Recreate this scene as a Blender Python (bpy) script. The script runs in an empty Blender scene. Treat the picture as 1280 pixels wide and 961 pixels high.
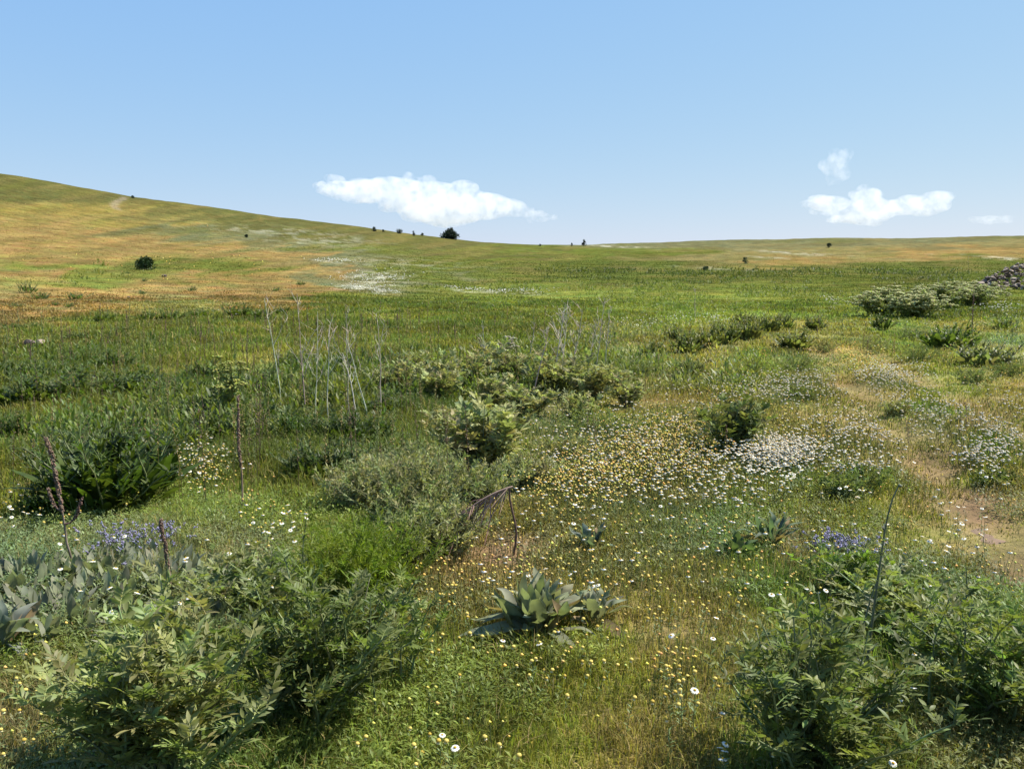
import bpy, math, random
import numpy as np

# ------------------------------------------------------------------ camera, sky, sun, exposure
scene = bpy.context.scene
F = 1108.5                       # focal length in photo pixels (1280 wide)
EYE_ROW = 335.0                  # photo row at eye level
PITCH = math.atan((480.5 - EYE_ROW) / F)
EYE = 1.62
SUN_AZ, SUN_EL = 68.0, 54.0      # clockwise from the view direction (+Y), degrees

cam_d = bpy.data.cameras.new('camera'); cam = bpy.data.objects.new('camera', cam_d)
scene.collection.objects.link(cam); scene.camera = cam
cam_d.sensor_fit = 'HORIZONTAL'; cam_d.sensor_width = 36.0; cam_d.lens = 36.0 * F / 1280.0
cam_d.clip_start = 0.05; cam_d.clip_end = 20000
cam.rotation_euler = (math.pi / 2 - PITCH, 0, 0)

world = bpy.data.worlds.new('World'); scene.world = world; world.use_nodes = True
wn = world.node_tree.nodes; wl = world.node_tree.links
sky = wn.new('ShaderNodeTexSky'); sky.sky_type = 'NISHITA'; sky.sun_disc = False
sky.sun_elevation = math.radians(SUN_EL); sky.sun_rotation = math.radians(SUN_AZ)
sky.altitude = 1300; sky.air_density = 1.0; sky.dust_density = 0.5; sky.ozone_density = 1.0
# the camera's film response flattens the glare near the horizon: a gentle power curve per channel on the sky light itself
_sx = wn.new('ShaderNodeSeparateXYZ'); _cx = wn.new('ShaderNodeCombineXYZ'); wl.new(sky.outputs[0], _sx.inputs[0])
for _k, (_pw, _gn) in enumerate(((.60, 1.01), (.36, 1.76), (.03, 4.02))):
    _p = wn.new('ShaderNodeMath'); _p.operation = 'POWER'; _p.inputs[1].default_value = _pw; wl.new(_sx.outputs[_k], _p.inputs[0])
    _m = wn.new('ShaderNodeMath'); _m.operation = 'MULTIPLY'; _m.inputs[1].default_value = _gn; wl.new(_p.outputs[0], _m.inputs[0]); wl.new(_m.outputs[0], _cx.inputs[_k])
wl.new(_cx.outputs[0], wn['Background'].inputs[0]); wn['Background'].inputs[1].default_value = 0.10

sd = bpy.data.lights.new('sun', 'SUN'); sun = bpy.data.objects.new('sun', sd); scene.collection.objects.link(sun)
sd.energy = 5.0; sd.angle = math.radians(0.53); sd.color = (1.0, 0.95, 0.86)
sun.rotation_euler = (math.radians(90 - SUN_EL), 0, math.radians(180 - SUN_AZ) + math.pi)
_a, _e = math.radians(SUN_AZ), math.radians(SUN_EL)
from mathutils import Vector, noise as mnoise
sun.rotation_euler = Vector((math.sin(_a) * math.cos(_e), math.cos(_a) * math.cos(_e), math.sin(_e))).to_track_quat('Z', 'Y').to_euler()

vs = scene.view_settings
vs.view_transform = 'Standard'; vs.look = 'None'; vs.gamma = 1.0; vs.use_curve_mapping = False
vs.exposure = 1.07
cy = scene.cycles
cy.use_denoising = True; cy.max_bounces = 8; cy.diffuse_bounces = 3; cy.transmission_bounces = 4
cy.volume_bounces = 12; cy.glossy_bounces = 2; cy.use_adaptive_sampling = True; cy.adaptive_threshold = 0.02
cy.caustics_reflective = False; cy.caustics_refractive = False

# ------------------------------------------------------------------ maths helpers
RNG = np.random.default_rng(7)
def hash2(ix, iy, seed):
    n = (ix.astype(np.int64) * 374761393 + iy.astype(np.int64) * 668265263 + seed * 1442695041) & 0xFFFFFFFF
    n = ((n ^ (n >> 13)) * 1274126177) & 0xFFFFFFFF
    n = n ^ (n >> 16)
    return (n & 0xFFFFFF) / float(0xFFFFFF)
def vnoise(x, y, seed=0):
    x = np.asarray(x, float); y = np.asarray(y, float)
    ix = np.floor(x); iy = np.floor(y); fx = x - ix; fy = y - iy
    fx = fx * fx * (3 - 2 * fx); fy = fy * fy * (3 - 2 * fy)
    a = hash2(ix, iy, seed); b = hash2(ix + 1, iy, seed); c = hash2(ix, iy + 1, seed); d = hash2(ix + 1, iy + 1, seed)
    return (a + (b - a) * fx) * (1 - fy) + (c + (d - c) * fx) * fy
def fbm(x, y, seed=0, oct=4):
    s = 0; a = 0.5; t = 0
    for k in range(oct):
        s = s + a * vnoise(x * 2 ** k + 17.3 * k, y * 2 ** k - 9.1 * k, seed + k); t += a; a *= 0.5
    return s / t                                   # 0..1, mean .5
def sstep(a, b, x):
    t = np.clip((x - a) / (b - a), 0, 1); return t * t * (3 - 2 * t)

# ------------------------------------------------------------------ the lie of the land
CP, SP = math.cos(PITCH), math.sin(PITCH)
def pix_dir(u, v):
    a = (u - 640.0) / F; b = (480.5 - v) / F
    return np.array([a, CP + b * SP, -SP + b * CP])
SKY = [(-500, 130), (-200, 180), (0, 217), (80, 231), (160, 246), (240, 256), (320, 267), (400, 277), (480, 289), (540, 297), (600, 303),
       (660, 306), (720, 307), (780, 305), (840, 303), (900, 301), (960, 300), (1040, 298), (1120, 298), (1280, 295), (1500, 290), (1900, 284)]
_az = []; _te = []
for u, v in SKY:
    d = pix_dir(u, v); h = math.hypot(d[0], d[1]); _az.append(math.degrees(math.atan2(d[0], d[1]))); _te.append(d[2] / h)
_az = np.array(_az); _te = np.array(_te)
_az = np.concatenate([[-180, -90], _az, [90, 180]]); _te = np.concatenate([[.03, .06], _te, [.04, .03]])
_dense = np.linspace(-180, 180, 1441); _td = np.interp(_dense, _az, _te)
_k = np.hanning(13); _k /= _k.sum(); _td = np.convolve(np.pad(_td, 6, mode='wrap'), _k, 'valid')
# the two wheel ruts, photo pixels then metres
RUT_PIX = [[(1330, 745), (1262, 690), (1205, 630), (1150, 570), (1095, 520), (1058, 480), (1035, 450), (1020, 432)],
           [(1420, 620), (1330, 565), (1262, 533), (1200, 500), (1150, 474), (1105, 452), (1075, 438)]]
_ruts = []
def seg_dist(x, y, P):
    best = np.full(np.shape(x), 1e9)
    for (x0, y0), (x1, y1) in zip(P[:-1], P[1:]):
        dx, dy = x1 - x0, y1 - y0; t = np.clip(((x - x0) * dx + (y - y0) * dy) / (dx * dx + dy * dy), 0, 1)
        best = np.minimum(best, np.hypot(x - x0 - t * dx, y - y0 - t * dy))
    return best
def terrain(x, y):
    x = np.asarray(x, float); y = np.asarray(y, float)
    d = np.hypot(x, y) + 1e-6; az = np.degrees(np.arctan2(x, y))
    te = np.interp(az, _dense, _td)
    ds = np.interp(az, [-180, -60, -30, -12, 0, 30, 60, 180], [300, 300, 300, 330, 400, 560, 560, 300])
    Zs = EYE + te * ds; m = (Zs - EYE) / Zs
    t = d / ds; t0 = 0.05; tau = np.clip((t - t0) / (1 - t0), 0, 1)
    G = 2 * tau ** 2 - tau ** 3
    G = np.where(t > 1, 1 + m * (t - 1) - (t - 1) ** 2, G)
    tail = m * np.exp(-np.clip(t - 2, 0, 30) * 1.0)
    G = np.where(t > 2, tail, G)
    z = Zs * G
    z = z + 0.16 * (fbm(x / 5.0, y / 5.0, 3, 2) - .5) * sstep(1, 6, d)
    z = z + 1.2 * (fbm(x / 45.0, y / 45.0, 11, 3) - .5) * sstep(25, 110, d)
    z = z + .7 * (fbm(x / 9.0, y / 9.0, 15, 3) - .5) * sstep(110, 220, d)
    for P in _ruts:
        z = z - 0.05 * np.exp(-(seg_dist(x, y, P) / 0.30) ** 2)
    return z
Z0 = float(terrain(0.0, 0.0)); CAMZ = EYE + Z0
cam.location = (0, 0, CAMZ)
def at(u, v):
    """ground point under photo pixel (u, v)"""
    d = pix_dir(u, v); h = math.hypot(d[0], d[1]); d = d / h
    s = np.exp(np.linspace(math.log(0.8), math.log(900), 2400))
    f = CAMZ + d[2] * s - terrain(d[0] * s, d[1] * s)
    i = np.argmax(f < 0) if (f < 0).any() else len(s) - 1
    i = max(i, 1); w = f[i - 1] / (f[i - 1] - f[i] + 1e-12); w = min(max(w, 0), 1)
    r = s[i - 1] + (s[i] - s[i - 1]) * w
    x, y = d[0] * r, d[1] * r
    return np.array([x, y, float(terrain(x, y))])
def top_height(p, v):
    """height above p whose top reaches photo row v"""
    u, _ = to_pix(p[0], p[1], p[2]); d = pix_dir(float(u), v); r = math.hypot(p[0], p[1])
    return CAMZ + d[2] / math.hypot(d[0], d[1]) * r - p[2]
def at_many(q):
    q = np.asarray(q, float); out = np.zeros((len(q), 3))
    for i in range(0, len(q), 400):
        u, v = q[i:i + 400, 0], q[i:i + 400, 1]; a = (u - 640) / F; b = (480.5 - v) / F
        d = np.stack([a, CP + b * SP, -SP + b * CP], 1); h = np.hypot(d[:, 0], d[:, 1]); d = d / h[:, None]
        s = np.exp(np.linspace(math.log(0.8), math.log(900), 420))[None]
        f = CAMZ + d[:, 2:] * s - terrain(d[:, :1] * s, d[:, 1:2] * s)
        k = np.where((f < 0).any(1), np.argmax(f < 0, 1), 419); k = np.maximum(k, 1); j = np.arange(len(u))
        w = np.clip(f[j, k - 1] / (f[j, k - 1] - f[j, k] + 1e-12), 0, 1); r = s[0, k - 1] + (s[0, k] - s[0, k - 1]) * w
        out[i:i + 400] = np.stack([d[:, 0] * r, d[:, 1] * r, terrain(d[:, 0] * r, d[:, 1] * r)], 1)
    return out
def px_size(p):                       # metres per photo pixel at p
    return math.sqrt(p[0] ** 2 + p[1] ** 2 + (CAMZ - p[2]) ** 2) / F
def to_pix(x, y, z):
    dz = z - CAMZ; fwd = y * CP - dz * SP; up = y * SP + dz * CP
    fwd = np.maximum(fwd, 0.05)
    return 640 + F * x / fwd, 480.5 - F * up / fwd
RUTS = [np.array([at(u, v)[:2] for u, v in P]) for P in RUT_PIX]
def smooth_line(P, n=60):
    t = np.linspace(0, 1, len(P)); T = np.linspace(0, 1, n)
    out = np.stack([np.interp(T, t, P[:, k]) for k in range(2)], 1)
    for _ in range(6):
        out[1:-1] = (out[:-2] + 2 * out[1:-1] + out[2:]) / 4
    return out
RUTS = [smooth_line(P) for P in RUTS]
_ruts.extend(RUTS)
def rut_dist(x, y):
    return np.minimum(seg_dist(x, y, RUTS[0]), seg_dist(x, y, RUTS[1]))

# ------------------------------------------------------------------ habitats: what grows where (surveyed from the photo, kept in world space)
#        colour of the sward (base)      h    dens  straw  leafy
HAB = {'H': ((.120, .116, .036), .12, .8, .30, .1), 'Y': ((.165, .130, .036), .12, .8, .30, .1),
       'O': ((.192, .130, .046), .11, .8, .40, .1), 'G': ((.132, .150, .030), .17, 1., .10, .4),
       'D': ((.116, .138, .030), .22, 1.2, .06, .8), 'L': ((.182, .210, .042), .10, 1.1, .08, .8),
       'P': ((.165, .165, .075), .12, .8, .20, .1), 'B': ((.180, .195, .085), .11, 1., .10, 1.),
       'R': ((.200, .182, .054), .09, 1., .15, .75), 'S': ((.185, .140, .070), .06, .35, .45, .2),
       'F': ((.140, .132, .062), .10, .8, .30, .1), 'T': ((.185, .152, .060), .10, .8, .35, .1)}
CTRL = """H 0 225|H 150 240|H 60 245|Y 10 259|Y 130 263|H 220 262|H 330 275|H 0 250|H 430 285|H 520 296
O 0 285|O 100 282|Y 180 280|H 260 285|P 300 292|P 230 283|H 400 290|O 0 310|O 150 305|O 250 310|O 340 318|P 400 318|P 350 305|G 430 310|H 470 300|H 560 305|G 620 312
O 0 340|O 120 328|G 225 333|L 60 335|O 330 340|O 400 335|P 470 335|P 470 352|G 540 330|G 620 325|G 700 318|F 790 308|F 880 306|F 980 303|F 1120 302|F 1270 299
H 640 318|G 560 340|G 620 350|D 720 330|G 800 315|T 860 323|O 960 323|T 1050 318|O 1130 318|O 1230 312|O 1280 314|T 1280 307
O 30 370|O 150 365|L 100 350|O 260 365|O 370 362|O 330 380|G 430 370|G 520 370|L 640 362|D 760 345|D 850 348|D 960 343|D 1060 338|D 1160 333|D 1270 328
O 20 390|O 120 385|R 220 385|G 370 392|G 450 390|G 560 390|G 660 385|L 760 362|L 860 365|L 960 365|G 1060 358|D 1150 350|D 1230 345
G 30 420|G 130 410|G 240 405|G 340 415|G 440 415|G 540 415|G 640 405|G 740 395|L 840 390|L 930 388|G 1010 382|L 1090 385|G 1180 390|G 1270 375
D 30 470|D 120 465|G 220 440|G 320 450|D 420 470|D 520 470|D 640 470|D 740 470|R 800 430|R 850 455|R 900 425|R 990 410|L 960 450|B 1000 470|R 1070 420|L 1140 420|R 1200 415|B 1260 440
G 40 520|D 130 540|D 230 520|D 330 530|D 420 530|D 500 520|D 600 530|B 700 525|L 760 520|R 800 490|R 860 520|R 950 500|R 1030 500|R 1100 480|R 1090 530|L 1160 495|L 1210 475|R 1260 490|R 1150 540|L 1250 560|T 1220 520
G 10 570|D 110 590|D 250 570|D 350 580|B 480 600|B 570 590|L 650 580|B 720 560|R 790 570|R 870 570|L 930 560|R 990 550|R 1060 570|R 1120 570|S 1170 590|L 1230 590|R 1280 590
L 20 640|L 120 630|L 230 630|L 330 650|L 430 650|B 540 650|R 650 650|R 740 630|R 840 630|L 900 640|L 1000 620|L 1080 620|R 1150 630|S 1220 640|R 1280 640
B 20 690|B 110 690|B 200 690|B 310 690|L 420 710|T 570 718|S 640 690|R 720 700|R 800 690|R 870 700|L 940 690|T 985 685|L 1060 680|L 1130 670|R 1210 690|S 1270 710
B 30 760|B 150 760|B 260 760|L 390 790|R 500 750|R 600 770|R 740 740|R 820 760|R 900 760|L 960 750|L 1060 760|L 1160 760|L 1250 760
R 40 840|L 20 800|T 20 880|L 150 830|L 300 850|L 460 830|L 560 840|G 660 840|L 760 820|R 840 800|R 900 850|L 1000 840|L 1150 830|R 1230 860
T 30 930|R 60 950|L 200 940|G 360 930|L 500 930|G 600 920|L 700 930|R 790 930|R 870 930|L 960 950|G 1060 950|R 1200 940|R 1270 930"""
_c = [t.split() for line in CTRL.split('\n') for t in line.split('|')]
KEYS = sorted(HAB)
C_pos = np.array([[float(t[1]), float(t[2])] for t in _c]); C_key = np.array([KEYS.index(t[0]) for t in _c])
H_col = np.array([HAB[k][0] for k in KEYS]); H_num = np.array([HAB[k][1:] for k in KEYS])
def lat_lon(x, y):
    """warped survey coordinates of ground points"""
    x = np.asarray(x, float); y = np.asarray(y, float)
    d = np.maximum(np.hypot(x, y), .5)
    z = terrain(x, y); u, v = to_pix(x, np.maximum(y, .4), z)
    return u, v, d
def habitat(x, y):
    u, v, d = lat_lon(x, y)
    sc = 1.0 / np.maximum(d, 2.0)
    tv = v - .13 * np.clip(640 - u, 0, 700); far = sstep(420, 330, v) if False else 1 - sstep(340, 430, v)
    su = u + (fbm(u / 60., tv / (12. - 6 * far), 21, 3) - .5) * (110 + 150 * far)
    sv = v + (fbm(u / 70., tv / (9. - 3 * far), 31, 4) - .5) * np.clip((v - 250) * .22, 9, 60)
    n = len(su); col = np.zeros((n, 3)); num = np.zeros((n, 4))
    for i in range(0, n, 40000):
        a, b = su[i:i + 40000, None], sv[i:i + 40000, None]
        lo = np.clip((b - 225) / 100, .18, 1) ; 
        dd = ((a - C_pos[:, 0]) / 1.6) ** 2 + ((b - C_pos[:, 1]) * np.clip(1 + (430 - b) / 22., 1, 8)) ** 2
        w = 1.0 / (dd + 30.0) ** 2.2
        W = np.zeros((w.shape[0], len(KEYS)))
        for k in range(len(KEYS)): W[:, k] = w[:, C_key == k].sum(1)
        W /= W.sum(1, keepdims=True)
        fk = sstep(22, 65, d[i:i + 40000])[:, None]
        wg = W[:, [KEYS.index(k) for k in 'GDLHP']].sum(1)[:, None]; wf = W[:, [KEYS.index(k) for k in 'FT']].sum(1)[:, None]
        tone = 1 - fk * (wg * np.array([.39, .37, .36]) + wf * np.array([.25, .22, .22]))  # distant sward darkened: shade among the blades put into the colour
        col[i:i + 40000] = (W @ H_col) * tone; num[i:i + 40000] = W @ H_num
    mo = fbm(x / 2.4, y / 2.4, 401, 3); mh = fbm(x / 1.1 + 40, y / 1.1, 411, 3); nr_ = 1 - .5 * sstep(30, 90, d)
    col = col * (1 + (mo - .5) * .9 * nr_)[:, None]
    col = col * (1 + (mh - .5)[:, None] * nr_[:, None] * np.array([.75, .15, -.2]))
    num[:, 0] *= .55 + .9 * fbm(x / 1.8, y / 1.8 + 9, 421, 3)
    return col, num

# ------------------------------------------------------------------ materials
def new_mat(name):
    m = bpy.data.materials.new(name); m.use_nodes = True
    nt = m.node_tree; return m, nt.nodes, nt.links, nt.nodes['Principled BSDF']
def foliage_mat(name, trans=.35, rough=.5, spec=.35, var=.35, tscale=(1.15, 1.25, .6)):
    m, n, l, b = new_mat(name)
    a = n.new('ShaderNodeAttribute'); a.attribute_name = 'Col'
    tc = n.new('ShaderNodeNewGeometry'); nz = n.new('ShaderNodeTexNoise'); nz.inputs['Scale'].default_value = 14; nz.inputs['Detail'].default_value = 3
    l.new(tc.outputs['Position'], nz.inputs['Vector'])
    mr = n.new('ShaderNodeMapRange'); mr.inputs[1].default_value = .3; mr.inputs[2].default_value = .7
    mr.inputs[3].default_value = 1 - var; mr.inputs[4].default_value = 1 + var; l.new(nz.outputs[0], mr.inputs[0])
    mul = n.new('ShaderNodeVectorMath'); mul.operation = 'SCALE'; l.new(a.outputs['Color'], mul.inputs[0]); l.new(mr.outputs[0], mul.inputs['Scale'])
    l.new(mul.outputs[0], b.inputs['Base Color'])
    b.inputs['Roughness'].default_value = rough; b.inputs['Specular IOR Level'].default_value = spec
    if trans > 0:
        t = n.new('ShaderNodeBsdfTranslucent'); tm = n.new('ShaderNodeVectorMath'); tm.operation = 'MULTIPLY'
        tm.inputs[1].default_value = tscale; l.new(mul.outputs[0], tm.inputs[0]); l.new(tm.outputs[0], t.inputs['Color'])
        mx = n.new('ShaderNodeMixShader'); mx.inputs[0].default_value = trans
        l.new(b.outputs[0], mx.inputs[1]); l.new(t.outputs[0], mx.inputs[2])
        l.new(mx.outputs[0], n['Material Output'].inputs['Surface'])
    return m
M_GRASS = foliage_mat('meadow grass blades', .44, .6, .12)
M_LEAF = foliage_mat('green leaf', .42, .5, .28)
M_GREY = foliage_mat('woolly grey leaf', .34, .75, .15)
M_STEM = foliage_mat('stem', 0, .6, .3)
M_DRY = foliage_mat('dead weathered stem', 0, .8, .15, .3)
M_PETAL = foliage_mat('petal', .25, .6, .2, .05, (1, 1, 1))
M_NEEDLE = foliage_mat('evergreen foliage', .1, .6, .2)

def ground_mat():
    m, n, l, b = new_mat('meadow ground')
    a = n.new('ShaderNodeAttribute'); a.attribute_name = 'Col'
    g = n.new('ShaderNodeNewGeometry')
    def nz(scale, det, lo, hi, vec=None):
        t = n.new('ShaderNodeTexNoise'); t.inputs['Scale'].default_value = scale; t.inputs['Detail'].default_value = det; t.inputs['Roughness'].default_value = .65
        l.new(vec or g.outputs['Position'], t.inputs['Vector'])
        r = n.new('ShaderNodeMapRange'); r.inputs[1].default_value = .32; r.inputs[2].default_value = .68
        r.inputs[3].default_value = lo; r.inputs[4].default_value = hi; l.new(t.outputs[0], r.inputs[0]); return t, r
    t1, r1 = nz(.35, 8, .72, 1.28); t2, r2 = nz(2.2, 8, .72, 1.28)
    mm = n.new('ShaderNodeMath'); mm.operation = 'MULTIPLY'; l.new(r1.outputs[0], mm.inputs[0]); l.new(r2.outputs[0], mm.inputs[1])
    sc = n.new('ShaderNodeVectorMath'); sc.operation = 'SCALE'; l.new(a.outputs['Color'], sc.inputs[0]); l.new(mm.outputs[0], sc.inputs['Scale'])
    hs = n.new('ShaderNodeHueSaturation'); t3, r3 = nz(.9, 5, .472, .528); l.new(r3.outputs[0], hs.inputs['Hue']); l.new(sc.outputs[0], hs.inputs['Color'])
    l.new(hs.outputs[0], b.inputs['Base Color']); b.inputs['Roughness'].default_value = .95; b.inputs['Specular IOR Level'].default_value = 0
    bp = n.new('ShaderNodeBump'); bp.inputs['Strength'].default_value = .7; bp.inputs['Distance'].default_value = .25; l.new(t2.outputs[0], bp.inputs['Height'])
    l.new(bp.outputs[0], b.inputs['Normal'])
    return m
def soil_mat():
    m, n, l, b = new_mat('trodden pale soil')
    g = n.new('ShaderNodeNewGeometry'); t = n.new('ShaderNodeTexNoise'); t.inputs['Scale'].default_value = 5; t.inputs['Detail'].default_value = 9; t.inputs['Roughness'].default_value = .7
    l.new(g.outputs['Position'], t.inputs['Vector'])
    r = n.new('ShaderNodeValToRGB'); r.color_ramp.elements[0].position = .3; r.color_ramp.elements[0].color = (.09, .058, .03, 1)
    r.color_ramp.elements[1].position = .7; r.color_ramp.elements[1].color = (.21, .135, .085, 1); l.new(t.outputs[0], r.inputs[0])
    l.new(r.outputs[0], b.inputs['Base Color']); b.inputs['Roughness'].default_value = .95
    bp = n.new('ShaderNodeBump'); bp.inputs['Strength'].default_value = .8; bp.inputs['Distance'].default_value = .03; l.new(t.outputs[0], bp.inputs['Height']); l.new(bp.outputs[0], b.inputs['Normal'])
    return m
def stone_mat():
    m, n, l, b = new_mat('weathered field stone')
    oi = n.new('ShaderNodeObjectInfo'); g = n.new('ShaderNodeNewGeometry')
    t = n.new('ShaderNodeTexNoise'); t.inputs['Scale'].default_value = 4; t.inputs['Detail'].default_value = 8; l.new(g.outputs['Position'], t.inputs['Vector'])
    ad = n.new('ShaderNodeMath'); ad.operation = 'MULTIPLY_ADD'; ad.inputs[1].default_value = .6; l.new(oi.outputs['Random'], ad.inputs[0])
    sb = n.new('ShaderNodeMath'); sb.operation = 'MULTIPLY'; sb.inputs[1].default_value = .5; l.new(t.outputs[0], sb.inputs[0]); l.new(sb.outputs[0], ad.inputs[2])
    r = n.new('ShaderNodeValToRGB'); e = r.color_ramp.elements; e[0].position = .2; e[0].color = (.075, .055, .040, 1); e[1].position = .9; e[1].color = (.36, .29, .22, 1)
    x = r.color_ramp.elements.new(.55); x.color = (.155, .115, .090, 1); l.new(ad.outputs[0], r.inputs[0])
    l.new(r.outputs[0], b.inputs['Base Color']); b.inputs['Roughness'].default_value = .9
    bp = n.new('ShaderNodeBump'); bp.inputs['Strength'].default_value = .6; bp.inputs['Distance'].default_value = .05; l.new(t.outputs[0], bp.inputs['Height']); l.new(bp.outputs[0], b.inputs['Normal'])
    return m
M_GROUND, M_SOIL, M_STONE = ground_mat(), soil_mat(), stone_mat()

# ------------------------------------------------------------------ mesh kit (numpy)
def nrm(a):
    return a / np.maximum(np.linalg.norm(a, axis=-1, keepdims=True), 1e-9)
class MB:
    def __init__(s): s.V = []; s.Q = []; s.T = []; s.C = []; s.n = 0
    def add(s, V, Q=None, T=None, C=(.1, .1, .1)):
        V = np.asarray(V, float).reshape(-1, 3)
        C = np.broadcast_to(np.asarray(C, float), (len(V), 3))
        if Q is not None and len(Q): s.Q.append(np.asarray(Q) + s.n)
        if T is not None and len(T): s.T.append(np.asarray(T) + s.n)
        s.V.append(V); s.C.append(C); s.n += len(V)
    def leaves(s, p, d, up, L, W, col, prof=(.05, .75, 1., .7, .0), curl=.4, fold=.22, wave=0.0):
        """N leaves in one go: three points across, len(prof) stations along"""
        p = np.atleast_2d(p).astype(float); N = len(p)
        d = nrm(np.broadcast_to(d, (N, 3)).astype(float)); up = np.broadcast_to(up, (N, 3)).astype(float)
        L = np.broadcast_to(L, (N,)); W = np.broadcast_to(W, (N,)); curl = np.broadcast_to(curl, (N,))
        sd_ = np.cross(d, up); bad = np.linalg.norm(sd_, axis=1) < 1e-3; sd_[bad] = np.cross(d[bad], (1, 0, 0.01)); sd_ = nrm(sd_); nn = np.cross(sd_, d)
        K = len(prof); t = np.linspace(0, 1, K)
        c = p[:, None] + L[:, None, None] * (d[:, None] * (t * (1 - .25 * abs(curl[:, None]) * t))[..., None] - nn[:, None] * (curl[:, None] * t ** 2 * .6)[..., None])
        w = (W[:, None] / 2 * np.array(prof)[None])[..., None]
        if wave:
            ph = hash2(np.arange(N), np.arange(N) * 0, 5)[:, None] * 6.283; wv = (wave * L[:, None] * np.sin(ph + t[None] * 9.0) * t[None])[..., None]; c = c + sd_[:, None] * wv * .6 + nn[:, None] * wv
        lf = c - sd_[:, None] * w + nn[:, None] * w * fold; rt = c + sd_[:, None] * w + nn[:, None] * w * fold
        V = np.stack([lf, c, rt], 2).reshape(N, K * 3, 3)
        q = []
        for k in range(K - 1):
            a = k * 3; q += [(a, a + 1, a + 4, a + 3), (a + 1, a + 2, a + 5, a + 4)]
        Q = (np.array(q)[None] + (np.arange(N) * K * 3)[:, None, None]).reshape(-1, 4)
        C = np.repeat(np.broadcast_to(col, (N, 3)), K * 3, 0)
        s.add(V, Q, None, C)
    def blades(s, p, d, side, L, W, bend, col):
        """grass blades: a tapering ribbon bent over at the tip"""
        N = len(p); up = np.array([0, 0, 1.])
        L = L[:, None]; hd = d * bend[:, None]
        b0, b1, b2 = p, p + L * (.55 * up + hd * .22), p + L * (.92 * up * (1 - .35 * bend[:, None]) + hd * .8)
        w = side * W[:, None] / 2
        V = np.stack([b0 - w, b0 + w, b1 - w * .8, b1 + w * .8, b2], 1)
        base = (np.arange(N) * 5)[:, None]
        s.add(V, base + np.array([0, 1, 3, 2]), base + np.array([2, 3, 4]), np.repeat(col, 5, 0))
    def tubes(s, P, R, col, sides=5):
        """N tubes through P (N,K,3) with radii R (N,K)"""
        P = np.asarray(P, float); 
        if P.ndim == 2: P = P[None]
        N, K, _ = P.shape; R = np.broadcast_to(R, (N, K))
        T = np.gradient(P, axis=1); T = nrm(T)
        ref = np.where(np.abs(T[..., 2:3]) > .9, np.array([1., 0, 0]), np.array([0, 0, 1.]))
        A = nrm(np.cross(T, ref)); B = np.cross(T, A)
        an = np.arange(sides) / sides * 2 * math.pi
        ring = P[:, :, None] + R[:, :, None, None] * (A[:, :, None] * np.cos(an)[:, None] + B[:, :, None] * np.sin(an)[:, None])
        q = []
        for k in range(K - 1):
            for j in range(sides):
                q.append((k * sides + j, k * sides + (j + 1) % sides, (k + 1) * sides + (j + 1) % sides, (k + 1) * sides + j))
        Q = (np.array(q)[None] + (np.arange(N) * K * sides)[:, None, None]).reshape(-1, 4)
        s.add(ring, Q, None, np.repeat(np.broadcast_to(col, (N, 3)), K * sides, 0))
    def knobs(s, p, r, col, squash=1.0):
        """little octahedral beads: buds, seeds, distant flower heads"""
        p = np.atleast_2d(p); N = len(p); r = np.broadcast_to(r, (N,))[:, None, None]
        o = np.array([[1, 0, 0], [0, 1, 0], [-1, 0, 0], [0, -1, 0], [0, 0, squash], [0, 0, -squash]], float)
        t = np.array([(0, 1, 4), (1, 2, 4), (2, 3, 4), (3, 0, 4), (1, 0, 5), (2, 1, 5), (3, 2, 5), (0, 3, 5)])
        V = p[:, None] + r * o
        s.add(V, None, (t[None] + (np.arange(N) * 6)[:, None, None]).reshape(-1, 3), np.repeat(np.broadcast_to(col, (N, 3)), 6, 0))
    def dome(s, c, r, h, col, seg=10, rings=4, axis=(0, 0, 1), under=.35):
        ax = nrm(np.array(axis, float)); a = nrm(np.cross(ax, (0.3, 1, .2))); b = np.cross(ax, a); c = np.array(c, float)
        V = []; Q = []; T = []
        for i in range(rings):
            f = i / rings * math.pi / 2; rr = r * math.cos(f); z = h * math.sin(f)
            for j in range(seg):
                g = j / seg * 2 * math.pi; V.append(c + rr * (a * math.cos(g) + b * math.sin(g)) + ax * z)
        V.append(c + ax * h); V.append(c - ax * h * under)
        for i in range(rings - 1):
            for j in range(seg): Q.append((i * seg + j, i * seg + (j + 1) % seg, (i + 1) * seg + (j + 1) % seg, (i + 1) * seg + j))
        k = (rings - 1) * seg
        for j in range(seg): T.append((k + j, k + (j + 1) % seg, rings * seg)); T.append(((j + 1) % seg, j, rings * seg + 1))
        s.add(V, Q, T, col)
    def mesh(s, name, mat):
        V = np.concatenate(s.V); C = np.concatenate(s.C)
        Q = np.concatenate(s.Q) if s.Q else np.zeros((0, 4), int); T = np.concatenate(s.T) if s.T else np.zeros((0, 3), int)
        me = bpy.data.meshes.new(name)
        me.vertices.add(len(V)); me.vertices.foreach_set('co', V.astype(np.float32).ravel())
        nl = Q.size + T.size; me.loops.add(nl); me.loops.foreach_set('vertex_index', np.concatenate([Q.ravel(), T.ravel()]).astype(np.int32))
        st = np.concatenate([np.arange(len(Q)) * 4, len(Q) * 4 + np.arange(len(T)) * 3]).astype(np.int32)
        me.polygons.add(len(st)); me.polygons.foreach_set('loop_start', st)
        me.polygons.foreach_set('use_smooth', np.ones(len(st), bool))
        ca = me.color_attributes.new('Col', 'FLOAT_COLOR', 'POINT')
        ca.data.foreach_set('color', np.concatenate([np.clip(C, 0, 1), np.ones((len(C), 1))], 1).astype(np.float32).ravel())
        me.update(calc_edges=True); me.materials.append(mat)
        return me
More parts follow.
